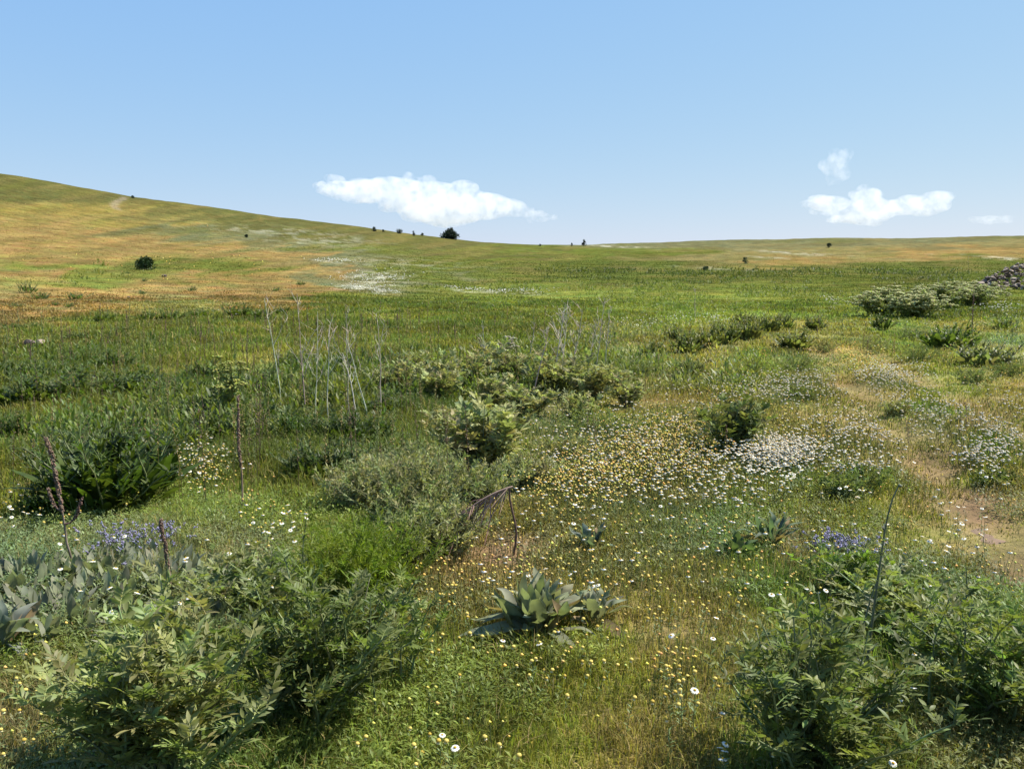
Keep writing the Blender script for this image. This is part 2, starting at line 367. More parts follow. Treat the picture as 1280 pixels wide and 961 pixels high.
    def build(s, name, mat, parent=None):
        o = bpy.data.objects.new(name, s.mesh(name, mat)); scene.collection.objects.link(o); o.parent = parent
        return o
def tag(o, label=None, cat=None, group=None, kind=None):
    if label: o['label'] = label
    if cat: o['category'] = cat
    if group: o['group'] = group
    if kind: o['kind'] = kind
    return o
def empty(name, loc, label, cat, group=None, rz=0.0):
    o = bpy.data.objects.new(name, None); o.empty_display_size = .1; scene.collection.objects.link(o)
    o.location = loc; o.rotation_euler = (0, 0, rz); return tag(o, label, cat, group)
def copy_tree(o, loc, scale, rz, label, group):
    c = o.copy(); scene.collection.objects.link(c); c.location = loc; c.scale = scale; c.rotation_euler = (0, 0, rz)
    c['label'] = label
    if group: c['group'] = group
    elif 'group' in c: del c['group']
    for ch in list(o.children):
        k = ch.copy(); scene.collection.objects.link(k); k.parent = c
    return c
def jit(col, n, rng, amt=.25, hue=.12):
    c = np.array(col)[None] * (1 + amt * (rng.random((n, 1)) - .5) * 2)
    return np.clip(c * (1 + hue * (rng.random((n, 3)) - .5) * 2), 0.002, 1)

# ------------------------------------------------------------------ ground
def build_ground():
    az = np.concatenate([np.linspace(-180, -42, 70, endpoint=False), np.linspace(-42, 42, 620, endpoint=False), np.linspace(42, 180, 70, endpoint=False)])
    r = np.exp(np.linspace(math.log(.35), math.log(9000), 470)); NA, NR = len(az), len(r)
    A, R = np.meshgrid(np.radians(az), r, indexing='ij')
    x, y = (R * np.sin(A)).ravel(), (R * np.cos(A)).ravel()
    z = terrain(x, y)
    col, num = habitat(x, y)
    d = np.hypot(x, y)
    soil = np.array([.17, .12, .065])
    near = 1 - sstep(8, 30, d)                       # between the blades near the camera the soil and litter show
    bl = (near * .45)[:, None]
    col = col * (1 - bl) + soil * bl * (.7 + .6 * fbm(x * 2, y * 2, 77, 3))[:, None]
    rd = rut_dist(x, y); k = (1 - sstep(.15, .5, rd + .3 * (fbm(x * 3, y * 3, 5, 3) - .5)))[:, None]
    col = col * (1 - .4 * k) + np.array([.20, .14, .07]) * .4 * k
    streak = fbm(x / 6., y / 2.2, 91, 4)
    col = col * (1 + (streak - .5) * .7)[:, None]
    uu, vv, _ = lat_lon(x, y); tv = vv - .13 * np.clip(640 - uu, 0, 700); fm = sstep(30, 80, d)[:, None]
    for sd_, amp, cc in ((201, 1.1, (.085, .088, .018)), (211, .9, (.17, .125, .045)), (221, 1.0, (.075, .062, .024))):   # drifts of other growth
        k2 = np.clip((fbm(uu / 55., tv / 3.6, sd_, 5) - .53) * 6, 0, 1)[:, None] * fm * .55 * amp / 1.5; col = col * (1 - k2) + np.array(cc) * k2
    for (u0, v0, su, sv, am) in ((470, 349, 38, 8, .9), (455, 361, 30, 3.5, 1.), (478, 367, 16, 2., 1.), (422, 327, 24, 2, .7), (640, 366, 36, 2.2, .9), (588, 364, 18, 1.6, .8), (520, 331, 70, 8, .35), (780, 309, 45, 1.2, .9), (890, 335, 45, 1.6, .6), (1000, 317, 50, 1.5, .6), (1235, 322, 50, 1.6, .8), (400, 300, 70, 8, .35), (330, 288, 60, 4, .4), (960, 322, 40, 1, .5)):
        g = np.exp(-((uu - u0 + (fbm(uu / 9., vv / 1.5, 7, 2) - .5) * su) / su) ** 2 - ((vv - v0 - .06 * (uu - u0)) / sv) ** 2)
        k2 = (np.clip((fbm(uu / 14., vv / 1.3, 301, 4) - .46) * 5, 0, 1) * g * am * .5 * sstep(30, 50, d))[:, None]; col = col * (1 - k2) + np.array([.62, .60, .48]) * k2
    # pale track up the far hill
    HT = np.array([at(u, v)[:2] for u, v in [(146, 262), (142, 257), (148, 250.5), (157, 247)]])
    kk = (1 - sstep(.3, 1.3, seg_dist(x, y, HT)))[:, None] * .38; col = col * (1 - kk) + np.array([.26, .21, .16]) * kk
    V = np.stack([x, y, z], 1)
    i = np.arange(NA)[:, None]; j = np.arange(NR - 1)[None]
    a = i * NR + j; b = ((i + 1) % NA) * NR + j
    Q = np.stack([a, b, b + 1, a + 1], -1).reshape(-1, 4)[:, ::-1]
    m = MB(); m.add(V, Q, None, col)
    c0 = m.n; m.add([[0, 0, float(terrain(0, 0))]], None, None, soil)
    ii = np.arange(NA); m.T.append(np.stack([np.full(NA, c0), ((ii + 1) % NA) * NR, ii * NR], 1)[:, ::-1])
    tag(m.build('ground', M_GROUND), kind='structure')
build_ground()

def build_track():
    m = MB(); cols = 7
    for r_, P in enumerate(RUTS):
        T0 = np.linspace(0, 1, len(P)); T1 = np.linspace(0, 1, 420); P = np.stack([np.interp(T1, T0, P[:, k]) for k in range(2)], 1)
        T = nrm(np.gradient(P, axis=0)); S = np.stack([T[:, 1], -T[:, 0]], 1); n = len(P)
        sd_ = np.concatenate([[0], np.cumsum(np.linalg.norm(np.diff(P, axis=0), axis=1))])
        base = np.clip(fbm(sd_ * .9, sd_ * 0 + r_ * 9 + 2, 4, 3) - (.58 if r_ == 0 else .62), 0, 1) * 1.5
        patch = np.clip((fbm(sd_ * 3.2, sd_ * 0 + 3 * r_, 8, 3) - .40) * 4, 0, 1); w1 = base * patch * fbm(sd_ * 9, sd_ * 0, 5, 2) * 1.3; w2 = base * patch * fbm(sd_ * 9, sd_ * 0 + 5, 6, 2) * 1.3; base = base * patch; V = []
        for c in range(cols):
            t = c / (cols - 1); xy = P + S * (-w1 + (w1 + w2) * t)[:, None]; z = terrain(xy[:, 0], xy[:, 1]) + .006 - .045 * (abs(t - .5) * 2) ** 2.5 - .02 * np.clip(1 - base / .12, 0, 1)
            V.append(np.stack([xy[:, 0], xy[:, 1], z], 1))
        V = np.stack(V, 1).reshape(-1, 3); i = np.nonzero((base[:-1] > .01) & (base[1:] > .01))[0][:, None]; j = np.arange(cols - 1)[None]; a = i * cols + j
        m.add(V, np.stack([a, a + 1, a + cols + 1, a + cols], -1).reshape(-1, 4), None, (.2, .15, .1))
    tag(m.build('dirt_track', M_SOIL), kind='structure')
build_track()

# ------------------------------------------------------------------ grass and low herbs (nobody could count these)
def scatter(n, d0, d1, power, rng, half=41):
    """ground points with radial density d^-power per unit distance"""
    q = 1 - power; u = rng.random(n)
    d = (d0 ** q + u * (d1 ** q - d0 ** q)) ** (1 / q) if abs(q) > 1e-6 else d0 * (d1 / d0) ** u
    az = np.radians((rng.random(n) * 2 - 1) * half)
    return d * np.sin(az), d * np.cos(az), d
def build_grass():
    rng = np.random.default_rng(11); m = MB()
    for n, d0, d1, pw, half in ((560000, 1.2, 9, .35, 64), (580000, 9, 45, .75, 52), (280000, 45, 260, 1.0, 44)):
        x, y, d = scatter(n, d0, d1, pw, rng, half)
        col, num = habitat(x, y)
        clump = np.clip((fbm(x * 1.5, y * 1.5, 51, 3) - .5) * 2.2 + .5, .05, 1); rd = rut_dist(x, y)
        keep = rng.random(n) < np.clip(num[:, 1] * (.35 + 1.3 * clump), 0, 1) * (.85 + .15 * sstep(.1, .45, rd))
        x, y, d, col, num, clump, rd = x[keep], y[keep], d[keep], col[keep], num[keep], clump[keep], rd[keep]; n = len(x); vr = 1 - .55 * sstep(25, 80, d)[:, None]
        z = terrain(x, y) - .01
        straw = rng.random(n) < num[:, 2] * .8 * (1 - .85 * sstep(16, 45, d))
        col = col * (1 + (rng.random((n, 1)) - .5) * .7 * vr) * (1 + (rng.random((n, 3)) - .5) * .22)
        col[straw] = np.array([.33, .25, .105]) * (.6 + .8 * rng.random((straw.sum(), 1)))
        L = num[:, 0] * (.35 + .8 * rng.random(n)) * (.6 + .9 * clump) * (1 - .55 * sstep(18, 60, d)) * (.6 + .4 * sstep(.1, .55, rd))
        W = np.maximum(.0035, np.where(d < 45, .0008, .0007) * d) * (.7 + .7 * rng.random(n))
        a = rng.random(n) * 6.283; dirv = np.stack([np.cos(a), np.sin(a), 0 * a], 1); a2 = rng.random(n) * 6.283
        side = np.stack([np.cos(a2), np.sin(a2), 0 * a2], 1)
        m.blades(np.stack([x, y, z], 1), dirv, side, L, W, .25 + .75 * rng.random(n), col)
    tag(m.build('meadow_grass', M_GRASS), kind='stuff')
build_grass()
def build_herbs():
    rng = np.random.default_rng(12); m = MB()
    for n, d0, d1, pw in ((225000, 1.2, 8, .3), (64000, 8, 40, .8)):
        x, y, d = scatter(n // 3, d0, d1, pw, rng, 64 if d0 < 5 else 52)
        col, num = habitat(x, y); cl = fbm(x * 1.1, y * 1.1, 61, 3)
        keep = (rng.random(len(x)) < num[:, 3] * 1.4 * (cl > .42)) & (rut_dist(x, y) > .12)
        x, y, d, col, num = x[keep], y[keep], d[keep], col[keep], num[keep]
        k = 9; x = np.repeat(x, k) ; y = np.repeat(y, k); d = np.repeat(d, k); col = np.repeat(col, k, 0); num = np.repeat(num, k, 0)
        n = len(x); x = x + rng.normal(0, .035, n); y = y + rng.normal(0, .035, n)
        z = terrain(x, y) + num[:, 0] * .7 * rng.random(n)
        a = rng.random(n) * 6.283; e = rng.random(n) * 1.2 - .05
        dv = np.stack([np.cos(a) * np.cos(e), np.sin(a) * np.cos(e), np.sin(e)], 1)
        L = np.maximum(.013 + .024 * rng.random(n), .0030 * d); c = col * np.array([.92, 1.05, 1.0]) * (1 + (rng.random((n, 1)) - .5) * .6)
        m.leaves(np.stack([x, y, z], 1), dv, (0, 0, 1), L, L * (.2 + .2 * rng.random(n)), c, prof=(.15, 1., 0), curl=.3 + .4 * rng.random(n))
    tag(m.build('low_herbs', M_LEAF), kind='stuff')
build_herbs()
def build_weeds():
    """the far lush green of the valley floor: leafy stalks that read as one mass"""
    rng = np.random.default_rng(13); m = MB()
    x, y, d = scatter(52000, 8, 130, .85, rng)
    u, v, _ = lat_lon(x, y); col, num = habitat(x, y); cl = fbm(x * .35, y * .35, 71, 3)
    keep = (rng.random(len(x)) < sstep(.36, .72, num[:, 3]) * sstep(.50, .62, cl) * (num[:, 0] > .09)) & (rut_dist(x, y) > 1.2)
    x, y, d, col = x[keep], y[keep], d[keep], col[keep]
    k = 8; x = np.repeat(x, k); y = np.repeat(y, k); d = np.repeat(d, k); col = np.repeat(col, k, 0); n = len(x)
    hgt = .12 + .38 * np.repeat(rng.random(n // k) ** 1.5, k); tint = np.array([[1.15, 1.1, .8], [.8, .95, .9], [1.1, 1.15, 1.1]])[np.repeat(rng.integers(0, 3, n // k), k)]
    a = rng.random(n) * 6.283; e = .5 + 1.0 * rng.random(n); f = rng.random(n)
    dv = np.stack([np.cos(a) * np.cos(e), np.sin(a) * np.cos(e), np.sin(e)], 1)
    p = np.stack([x + .05 * np.cos(a), y + .05 * np.sin(a), terrain(x, y) + hgt * f * .8], 1)
    L = np.maximum(.045 + .075 * rng.random(n), .0024 * d)
    m.leaves(p, dv, (0, 0, 1), L, L * (.18 + .14 * rng.random(n)), col * tint * (1 + (rng.random((n, 1)) - .5) * .6), prof=(.2, 1., .8, 0), curl=.5 * rng.random(n))
    tag(m.build('valley_weeds', M_LEAF), kind='stuff')
build_weeds()
def build_seed_stalks():
    rng = np.random.default_rng(14); m = MB(); x, y, d = scatter(5200, 4.5, 26, .6, rng)
    u, v, _ = lat_lon(x, y); keep = (rng.random(len(x)) < (sstep(720, 560, u) if False else 1 - sstep(480, 640, u)) * .5 + .05) & (v < 640) & (fbm(x * .8, y * .8, 91, 2) > .46); x, y, d = x[keep], y[keep], d[keep]; n = len(x)
    h = .28 + .42 * rng.random(n); t = np.linspace(0, 1, 5)[None]; a = rng.random(n) * 6.283; b = (.02 + .10 * rng.random(n)) * h
    P = np.stack([x[:, None] + (b * np.cos(a))[:, None] * t ** 2, y[:, None] + (b * np.sin(a))[:, None] * t ** 2, terrain(x, y)[:, None] + h[:, None] * t], 2)
    kinds = np.array([[.19, .19, .045], [.24, .18, .06], [.13, .085, .05], [.15, .18, .06]])[rng.integers(0, 4, n)]
    m.tubes(P, np.maximum(.0022, .00030 * d)[:, None] * np.linspace(1, .6, 5)[None], kinds * .9, 3)
    k = 22; f = .5 + .5 * rng.random((n, k)); i = np.minimum((f * 4).astype(int), 3); w = (f * 4 - i)[..., None]; r = np.arange(n)[:, None]
    q = (P[r, i] * (1 - w) + P[r, i + 1] * w).reshape(-1, 3) + rng.normal(0, .007, (n * k, 3)); m.knobs(q, np.repeat(np.maximum(.004, .00038 * d), k) * (.6 + .8 * rng.random(n * k)), np.repeat(kinds, k, 0) * (.7 + .6 * rng.random((n * k, 1))), 1.4)
    tag(m.build('meadow_seed_stalks', M_STEM), kind='stuff')
build_seed_stalks()

# ------------------------------------------------------------------ plant builders (unit meshes; each plant stands on its own origin)
G_DOCK = (.032, .058, .012); G_SILVER = (.150, .180, .105); G_PIN = (.115, .150, .070); G_GREY = (.145, .170, .115); G_ART = (.125, .155, .090)
G_FEN = (.085, .135, .020); G_UMB = (.46, .46, .20); BROWN = (.15, .098, .070); PALE = (.46, .40, .31)
LG = np.array([1.85, 1.55, 1.15])
def stems_fan(rng, n, h, spread, K=6, lean=.9, base=.06):
    """n stems rising from a crown and arching outwards; returns (n,K,3)"""
    a = rng.random(n) * 6.283; rad = spread * np.sqrt(rng.random(n)); hh = h * (1 - .35 * (rad / spread) ** 2) * (.75 + .3 * rng.random(n))
    t = np.linspace(0, 1, K)
    b = base * rng.normal(0, 1, (n, 2))
    out = np.zeros((n, K, 3))
    out[..., 0] = b[:, :1] + (rad * np.cos(a))[:, None] * t ** lean; out[..., 1] = b[:, 1:] + (rad * np.sin(a))[:, None] * t ** lean
    out[..., 2] = hh[:, None] * (t ** .85)
    out[:, 1:-1, :2] += rng.normal(0, .008, (n, K - 2, 2))
    return out
def along(P, f):
    """points and directions at fraction f (n,m) of polylines P (n,K,3)"""
    n, K, _ = P.shape; g = np.clip(f, 0, .999) * (K - 1); i = g.astype(int); w = (g - i)[..., None]
    r = np.arange(n)[:, None]
    return P[r, i] * (1 - w) + P[r, i + 1] * w, nrm(P[r, i + 1] - P[r, i])
def fan2(rng, n, h, spread):
    S = stems_fan(rng, n, h, spread, lean=1.25); tall = rng.random(n) < .22; S[tall, :, 2] *= 1.22; return S
def pinnate_plant(rng, h, spread, nst, col, nleaf=11, npair=4, rl=.13, ll=.05, lw=.3, stem_col=(.16, .19, .08), lo=.15, mat=None, tips=0):
    """stems set with pinnate leaves of lance-shaped leaflets"""
    col = np.array(col) * LG; S = fan2(rng, nst, h * .92, spread); ms = MB(); ms.tubes(S, np.linspace(.0056, .0022, S.shape[1])[None], jit(stem_col, nst, rng), 5)
    f = lo + (1 - lo) * (np.arange(nleaf)[None] + rng.random((nst, nleaf))) / nleaf
    p, d = along(S, f); p = p.reshape(-1, 3); N = len(p)
    a = rng.random(N) * 6.283; e = .2 + 1.0 * rng.random(N)
    rd = nrm(np.stack([np.cos(a) * np.cos(e), np.sin(a) * np.cos(e), np.sin(e)], 1) + .25 * d.reshape(-1, 3))
    Lr = rl * (.6 + .7 * rng.random(N)) * (1.15 - .6 * f.reshape(-1)); up = np.array([0, 0, 1.])
    sd_ = nrm(np.cross(rd, up)); nn = np.cross(sd_, rd)
    ml = MB(); lc = jit(col, N, rng, .3)
    t = np.linspace(0, 1, 4); rp = p[:, None] + Lr[:, None, None] * (rd[:, None] * t[:, None] - nn[:, None] * .25 * (t ** 2)[:, None])
    ms.tubes(rp, np.linspace(.002, .0008, 4)[None], lc, 3)
    for k in range(npair):
        tt = .25 + .7 * k / npair; c = p + Lr[:, None] * (rd * tt - nn * .25 * tt ** 2)
        for sg in (-1, 1):
            dv = nrm(sd_ * sg + rd * (.55 + .25 * rng.random((N, 1))) + nn * rng.normal(.1, .3, (N, 1)))
            L = ll * (.7 + .5 * rng.random(N)) * (1.1 - .35 * abs(tt - .5)); ml.leaves(c, dv, nn + .3 * rng.normal(0, 1, (N, 3)), L, L * lw * (.8 + .4 * rng.random(N)), lc * (1 + .2 * (rng.random((N, 1)) - .5)), prof=(.1, .85, 1., .6, .0), curl=rng.normal(.15, .35, N))
    c = p + Lr[:, None] * (rd - nn * .25); L = ll * 1.25 * (.7 + .5 * rng.random(N))
    ml.leaves(c, nrm(rd - .3 * nn), nn, L, L * lw, lc, prof=(.1, .85, 1., .6, .0), curl=.2)
    return [('stem', ms, M_STEM), ('foliage', ml, mat or M_LEAF)]
def dock_plant(rng, h, spread, col, n=60, wl=.3, flower=True):
    """upright clump of long wavy leaves with a few leafy stalks"""
    col = np.array(col) * LG; ml = MB(); a = rng.random(n) * 6.283; r = spread * .7 * np.sqrt(rng.random(n)); e = np.clip(1.45 - .75 * rng.random(n) * (r / spread + .25), .3, 1.5)
    dv = np.stack([np.cos(a) * np.cos(e), np.sin(a) * np.cos(e), np.sin(e)], 1)
    L = h * (.30 + .35 * rng.random(n)); p = np.stack([r * np.cos(a), r * np.sin(a), h * .10 * rng.random(n)], 1)
    ml.leaves(p, dv, nrm(np.stack([-np.cos(a), -np.sin(a), .6 + 0 * a], 1) + rng.normal(0, .5, (n, 3))), L, L * wl * (.6 + .5 * rng.random(n)), jit(col, n, rng, .35), prof=(.08, .35, .85, 1., .85, .5, .0), curl=.2 + .5 * rng.random(n))
    ns = max(10, n // 3); S = stems_fan(rng, ns, h, spread, base=spread * .3); ms = MB(); ms.tubes(S, np.linspace(.006, .0025, S.shape[1])[None], jit((.13, .16, .06), ns, rng), 5)
    f = .15 + .85 * rng.random((ns, 24)); q, d = along(S, f); q = q.reshape(-1, 3); N = len(q); a = rng.random(N) * 6.283; e = .1 + 1.2 * rng.random(N)
    L = h * (.24 - .14 * f.reshape(-1)) * (.6 + .7 * rng.random(N))
    ml.leaves(q, np.stack([np.cos(a) * np.cos(e), np.sin(a) * np.cos(e), np.sin(e)], 1), (0, 0, 1), L, L * wl * 1.1, np.repeat(jit(col, ns, rng, .2), 24, 0) * (1 + .5 * (rng.random((N, 1)) - .5)), prof=(.1, .8, 1., .6, 0), curl=.5 * rng.random(N))
    return [('stem', ms, M_STEM), ('foliage', ml, M_LEAF)]
def thistle_plant(rng, h, spread, col, nst=14, stem_col=(.14, .16, .09)):
    return pinnate_plant(rng, h, spread, nst, col, nleaf=11, npair=5, rl=.6 * h * .5, ll=.115 * h, lw=.34, stem_col=stem_col, lo=.05, mat=M_GREY)
def artemisia_plant(rng, h, spread, col, nst=150, per=46, leaf=.030, lw=.22, mat=None):
    col = np.array(col) * LG; S = stems_fan(rng, nst, h, spread, base=spread * .3, lean=1.15); ms = MB(); ms.tubes(S, np.linspace(.0028, .001, S.shape[1])[None], jit(np.array(col) * .9, nst, rng), 3)
    f = .12 + .88 * rng.random((nst, per)); p, d = along(S, f); p = p.reshape(-1, 3); d = d.reshape(-1, 3); N = len(p)
    dv = nrm(d * .7 + rng.normal(0, .7, (N, 3)))
    L = leaf * (.6 + .8 * rng.random(N)); ml = MB(); ml.leaves(p, dv, rng.normal(0, 1, (N, 3)), L, L * lw, np.repeat(jit(col, nst, rng, .25), per, 0), prof=(.4, 1., 0), curl=.3)
    return [('stem', ms, M_STEM), ('foliage', ml, mat or M_GREY)]
def mullein_rosette(rng, h, spread, col, n=42, wl=.3):
    """rosette of broad felted leaves, the outer ones lying, the inner ones upright"""
    ml = MB(); i = np.arange(n); a = i * 2.399 + rng.normal(0, .25, n); q = (i + .5) / n                # q 0 = inner
    e = 1.45 - .85 * q ** 1.5 + rng.normal(0, .12, n)
    dv = np.stack([np.cos(a) * np.cos(e), np.sin(a) * np.cos(e), np.sin(e)], 1)
    L = np.maximum(h, spread) * (.45 + .5 * np.sqrt(q)) * (.8 + .3 * rng.random(n)); L = np.minimum(L, h * 1.15 / np.maximum(np.sin(e), .2))
    p = np.stack([.03 * np.cos(a), .03 * np.sin(a), .02 + .05 * (1 - q)], 1)
    cl_ = jit(col, n, rng, .22, .08); dry = (q > .8) & (rng.random(n) < .4); cl_[dry] = np.array([.22, .16, .085])
    ml.leaves(p, dv, np.stack([-np.cos(a) * np.sin(e), -np.sin(a) * np.sin(e), np.cos(e)], 1) + rng.normal(0, .38, (n, 3)), L, L * wl * (.85 + .3 * rng.random(n)), cl_, prof=(.15, .28, .5, .78, .96, 1., .90, .72, .42, .04), curl=rng.normal(.45, .5, n), fold=.4, wave=.07)
    return [('foliage', ml, M_GREY)]
def grey_mat_plant(rng, h, spread, col, n=150):
    """many small sage-like upright leaves from a spreading mat"""
    ml = MB(); a = rng.random(n) * 6.283; r = spread * np.sqrt(rng.random(n)); e = .5 + 1.0 * rng.random(n); a2 = a + rng.normal(0, .8, n)
    dv = np.stack([np.cos(a2) * np.cos(e), np.sin(a2) * np.cos(e), np.sin(e)], 1); L = h * (.55 + .6 * rng.random(n))
    ml.leaves(np.stack([r * np.cos(a), r * np.sin(a), .0 * r], 1), dv, np.stack([-np.cos(a2), -np.sin(a2), .8 + 0 * a], 1), L, L * .27, jit(col, n, rng, .22, .06), prof=(.15, .6, 1., .8, 0), curl=rng.normal(.2, .3, n))
    return [('foliage', ml, M_GREY)]
def umbel_plant(rng, h, spread, nst=16, head=.05, col=G_UMB, leafcol=(.33, .37, .13)):
    S = stems_fan(rng, nst, h, spread, lean=1.05, base=spread * .28); S[..., 2] *= (.55 + .5 * rng.random(nst) ** .5)[:, None]; ms = MB(); ms.tubes(S, np.linspace(.008, .003, S.shape[1])[None], jit((.13, .16, .06), nst, rng), 5)
    ml = MB(); f = .05 + .9 * rng.random((nst, 110)); p, d = along(S, f); p = p.reshape(-1, 3); N = len(p); dv = rng.normal(0, 1, (N, 3)); dv[:, 2] = abs(dv[:, 2]) * .6
    L = .10 * h * (.6 + .8 * rng.random(N)); ml.leaves(p, dv, (0, 0, 1), L, L * .26, jit(leafcol, N, rng, .3), prof=(.3, 1., 0), curl=.4)
    heads = []
    for k in range(nst):
        mf = MB(); heads.append(('flower_head', mf, M_PETAL))
        for b in range(3):
            tip = along(S[k:k + 1], np.array([[1 - .16 * b * rng.random()]]))[0][0, 0]; c = tip + rng.normal(0, 1, 3) * np.array([.9, .9, .5]) * head * 1.1; c[2] -= .2 * head
            n = 16; a = rng.random(n) * 6.283; r = head * np.sqrt(rng.random(n))
            q = np.stack([c[0] + r * np.cos(a), c[1] + r * np.sin(a), c[2] + .35 * (head - r)], 1)
            mf.knobs(q, head * .27 * (.7 + .6 * rng.random(n)), jit(col, n, rng, .3), .6)
            mf.tubes(np.stack([np.repeat(tip[None] - [0, 0, head * .8], n, 0), q], 1), .0014, jit((.20, .22, .09), n, rng), 3)
    return [('stem', ms, M_STEM), ('foliage', ml, M_LEAF)] + heads
def purple_plant(rng, spread, h, n=85):
    S = stems_fan(rng, n, h, spread, base=spread * .5); ms = MB(); ms.tubes(S, np.linspace(.0018, .0009, S.shape[1])[None], jit((.10, .13, .06), n, rng), 3)
    f = .3 + .5 * rng.random((n, 8)); p, d = along(S, f); p = p.reshape(-1, 3); N = len(p); ml = MB(); L = .02 + .02 * rng.random(N)
    ml.leaves(p, rng.normal(0, 1, (N, 3)), (0, 0, 1), L, L * .3, jit(G_ART, N, rng), prof=(.3, 1, 0))
    k = 9; f = .78 + .22 * rng.random((n, k)); p, d = along(S, f); mf = MB(); p = p.reshape(-1, 3) + rng.normal(0, .005, (n * k, 3))
    mf.knobs(p, .0045 * (.7 + .6 * rng.random(n * k)), jit((.30, .28, .41), n * k, rng, .3), 1.2)
    return [('stem', ms, M_STEM), ('foliage', ml, M_LEAF), ('blossom', mf, M_PETAL)]
def dead_stalk(rng, h, lean=(0, 0), nb=5, col=PALE, r0=.007):
    col = np.array(col) * (.7 + .45 * rng.random())
    t = np.linspace(0, 1, 9); M = np.zeros((9, 3)); M[:, 0] = lean[0] * t ** 1.3; M[:, 1] = lean[1] * t ** 1.3; M[:, 2] = h * t
    M[1:, :2] += np.cumsum(rng.normal(0, .006 * h, (8, 2)), 0)
    m = MB(); m.tubes(M, np.linspace(r0, r0 * .45, 9)[None], jit(col, 1, rng), 6)
    out = [('stalk', m, M_DRY)]
    for k in range(nb):
        b = MB(); out.append(('branch', b, M_DRY)); f = .35 + .6 * rng.random(); p, d = along(M[None], np.array([[f]])); p = p[0, 0]; a = rng.random() * 6.283; L = h * (.12 + .28 * rng.random()) * (1.15 - f)+.04
        s = np.linspace(0, 1, 6); B = p + np.stack([np.cos(a) * L * .5 * s ** .8, np.sin(a) * L * .5 * s ** .8, L * s], 1); B[1:] += np.cumsum(rng.normal(0, .012 * L * 3, (5, 3)), 0)
        b.tubes(B, np.linspace(r0 * .5, r0 * .25, 6)[None], jit(col, 1, rng), 4)
        n = 3
        for _ in range(n):
            q = B[rng.integers(2, 6)]; e = q + rng.normal(0, 1, 3) * .05 * h * np.array([1, 1, .4]) + [0, 0, .06 * h]; b.tubes(np.stack([q, (q + e) / 2 + rng.normal(0, .004, 3), e]), np.array([[.3, .25, .2]]) * r0, jit(col, 1, rng), 3)
    return out
def seed_spike(rng, h, lean, col=BROWN, frac=.55, branches=2, r=.011):
    """last year's mullein: a bare stalk with a knobbly spike of dry capsules, candelabra side arms"""
    t = np.linspace(0, 1, 10); M = np.stack([lean[0] * t ** 1.4, lean[1] * t, h * t], 1); M[1:, :2] += np.cumsum(rng.normal(0, .004, (9, 2)), 0)
    m = MB(); m.tubes(M, np.linspace(.0065, .0035, 10)[None], jit((.20, .14, .10), 1, rng), 6)
    def caps(P, f0, n, rr):
        f = f0 + (1 - f0) * rng.random((1, n)); p, d = along(P[None], f); p = p[0]; a = rng.random(n) * 6.283; q = p + np.stack([np.cos(a), np.sin(a), 0 * a], 1) * rr
        return q, rr * (.55 + .3 * rng.random(n))
    c = MB(); q, rr = caps(M, 1 - frac, 230, r); c.knobs(q, rr, jit(col, len(q), rng, .35), 1.3)
    parts = [('stalk', m, M_DRY), ('seed_spike', c, M_DRY)]
    if branches:
        for k in range(branches):
            b = MB(); parts.append(('branch', b, M_DRY)); p, d = along(M[None], np.array([[.36 + .1 * k]])); p = p[0, 0]; sg = -1 if k % 2 else 1; L = .20 * h * (1 - .2 * k); s = np.linspace(0, 1, 7)
            B = p + np.stack([sg * L * .7 * s ** .7, rng.normal(0, .2) * L * s, L * (.1 * s + .9 * s ** 2)], 1); b.tubes(B, np.linspace(.005, .003, 7)[None], jit(col, 1, rng), 5)
            q, rr = caps(B, .35, 70, r * .8); b.knobs(q, rr, jit(col, len(q), rng, .35), 1.3)
    return parts
def shrub(rng, w, h, col, n=2600, leaf=.09, cone=0.0, mat=None, blobs=14):
    """woody shrub or small tree: trunk, limbs and leaf clumps"""
    mt = MB(); mt.tubes(np.array([[0, 0, -.1], [.01, 0, h * .25], [0, .01, h * .55]]), np.array([[.035, .028, .012]]) * h, (.09, .065, .045), 7)
    cc = []
    for k in range(blobs):
        a = rng.random() * 6.283; z = rng.random() ** (.9); rr = (1 - cone * z) * np.sqrt(max(0.02, 1 - (2 * max(z - .35, 0) / 1.3) ** 2)) * w * .36 * np.sqrt(rng.random())
        cc.append((rr * math.cos(a), rr * math.sin(a), h * (.10 + .72 * z))); 
        mt.tubes(np.array([[0, 0, h * .1 + .3 * cc[-1][2] * .5], [cc[-1][0] * .5, cc[-1][1] * .5, cc[-1][2] * .7], cc[-1]]), np.array([[.014, .009, .004]]) * h, (.09, .065, .045), 5)
    cc = np.array(cc); k = rng.integers(0, blobs, n); rad = (.17 + .14 * rng.random(blobs))[k] * w * (1 - .55 * cone * cc[k, 2] / h)
    v = nrm(rng.normal(0, 1, (n, 3))); r = rad * rng.random(n) ** (1 / 2.2); p = cc[k] + v * r[:, None] * np.array([1, 1, .75 + .3 * cone]); p[:, 2] = np.maximum(p[:, 2], .02 * h)
    dv = nrm(v + rng.normal(0, .6, (n, 3)) + [0, 0, .35]); L = leaf * (.6 + .8 * rng.random(n)); ml = MB()
    ml.leaves(p, dv, rng.normal(0, 1, (n, 3)), L, L * .5, jit(np.array(col), blobs, rng, .25)[k] * (1 + .4 * (rng.random((n, 1)) - .5)), prof=(.3, 1., 0), curl=.3)
    return [('trunk', mt, M_STEM), ('crown', ml, mat or M_NEEDLE)]

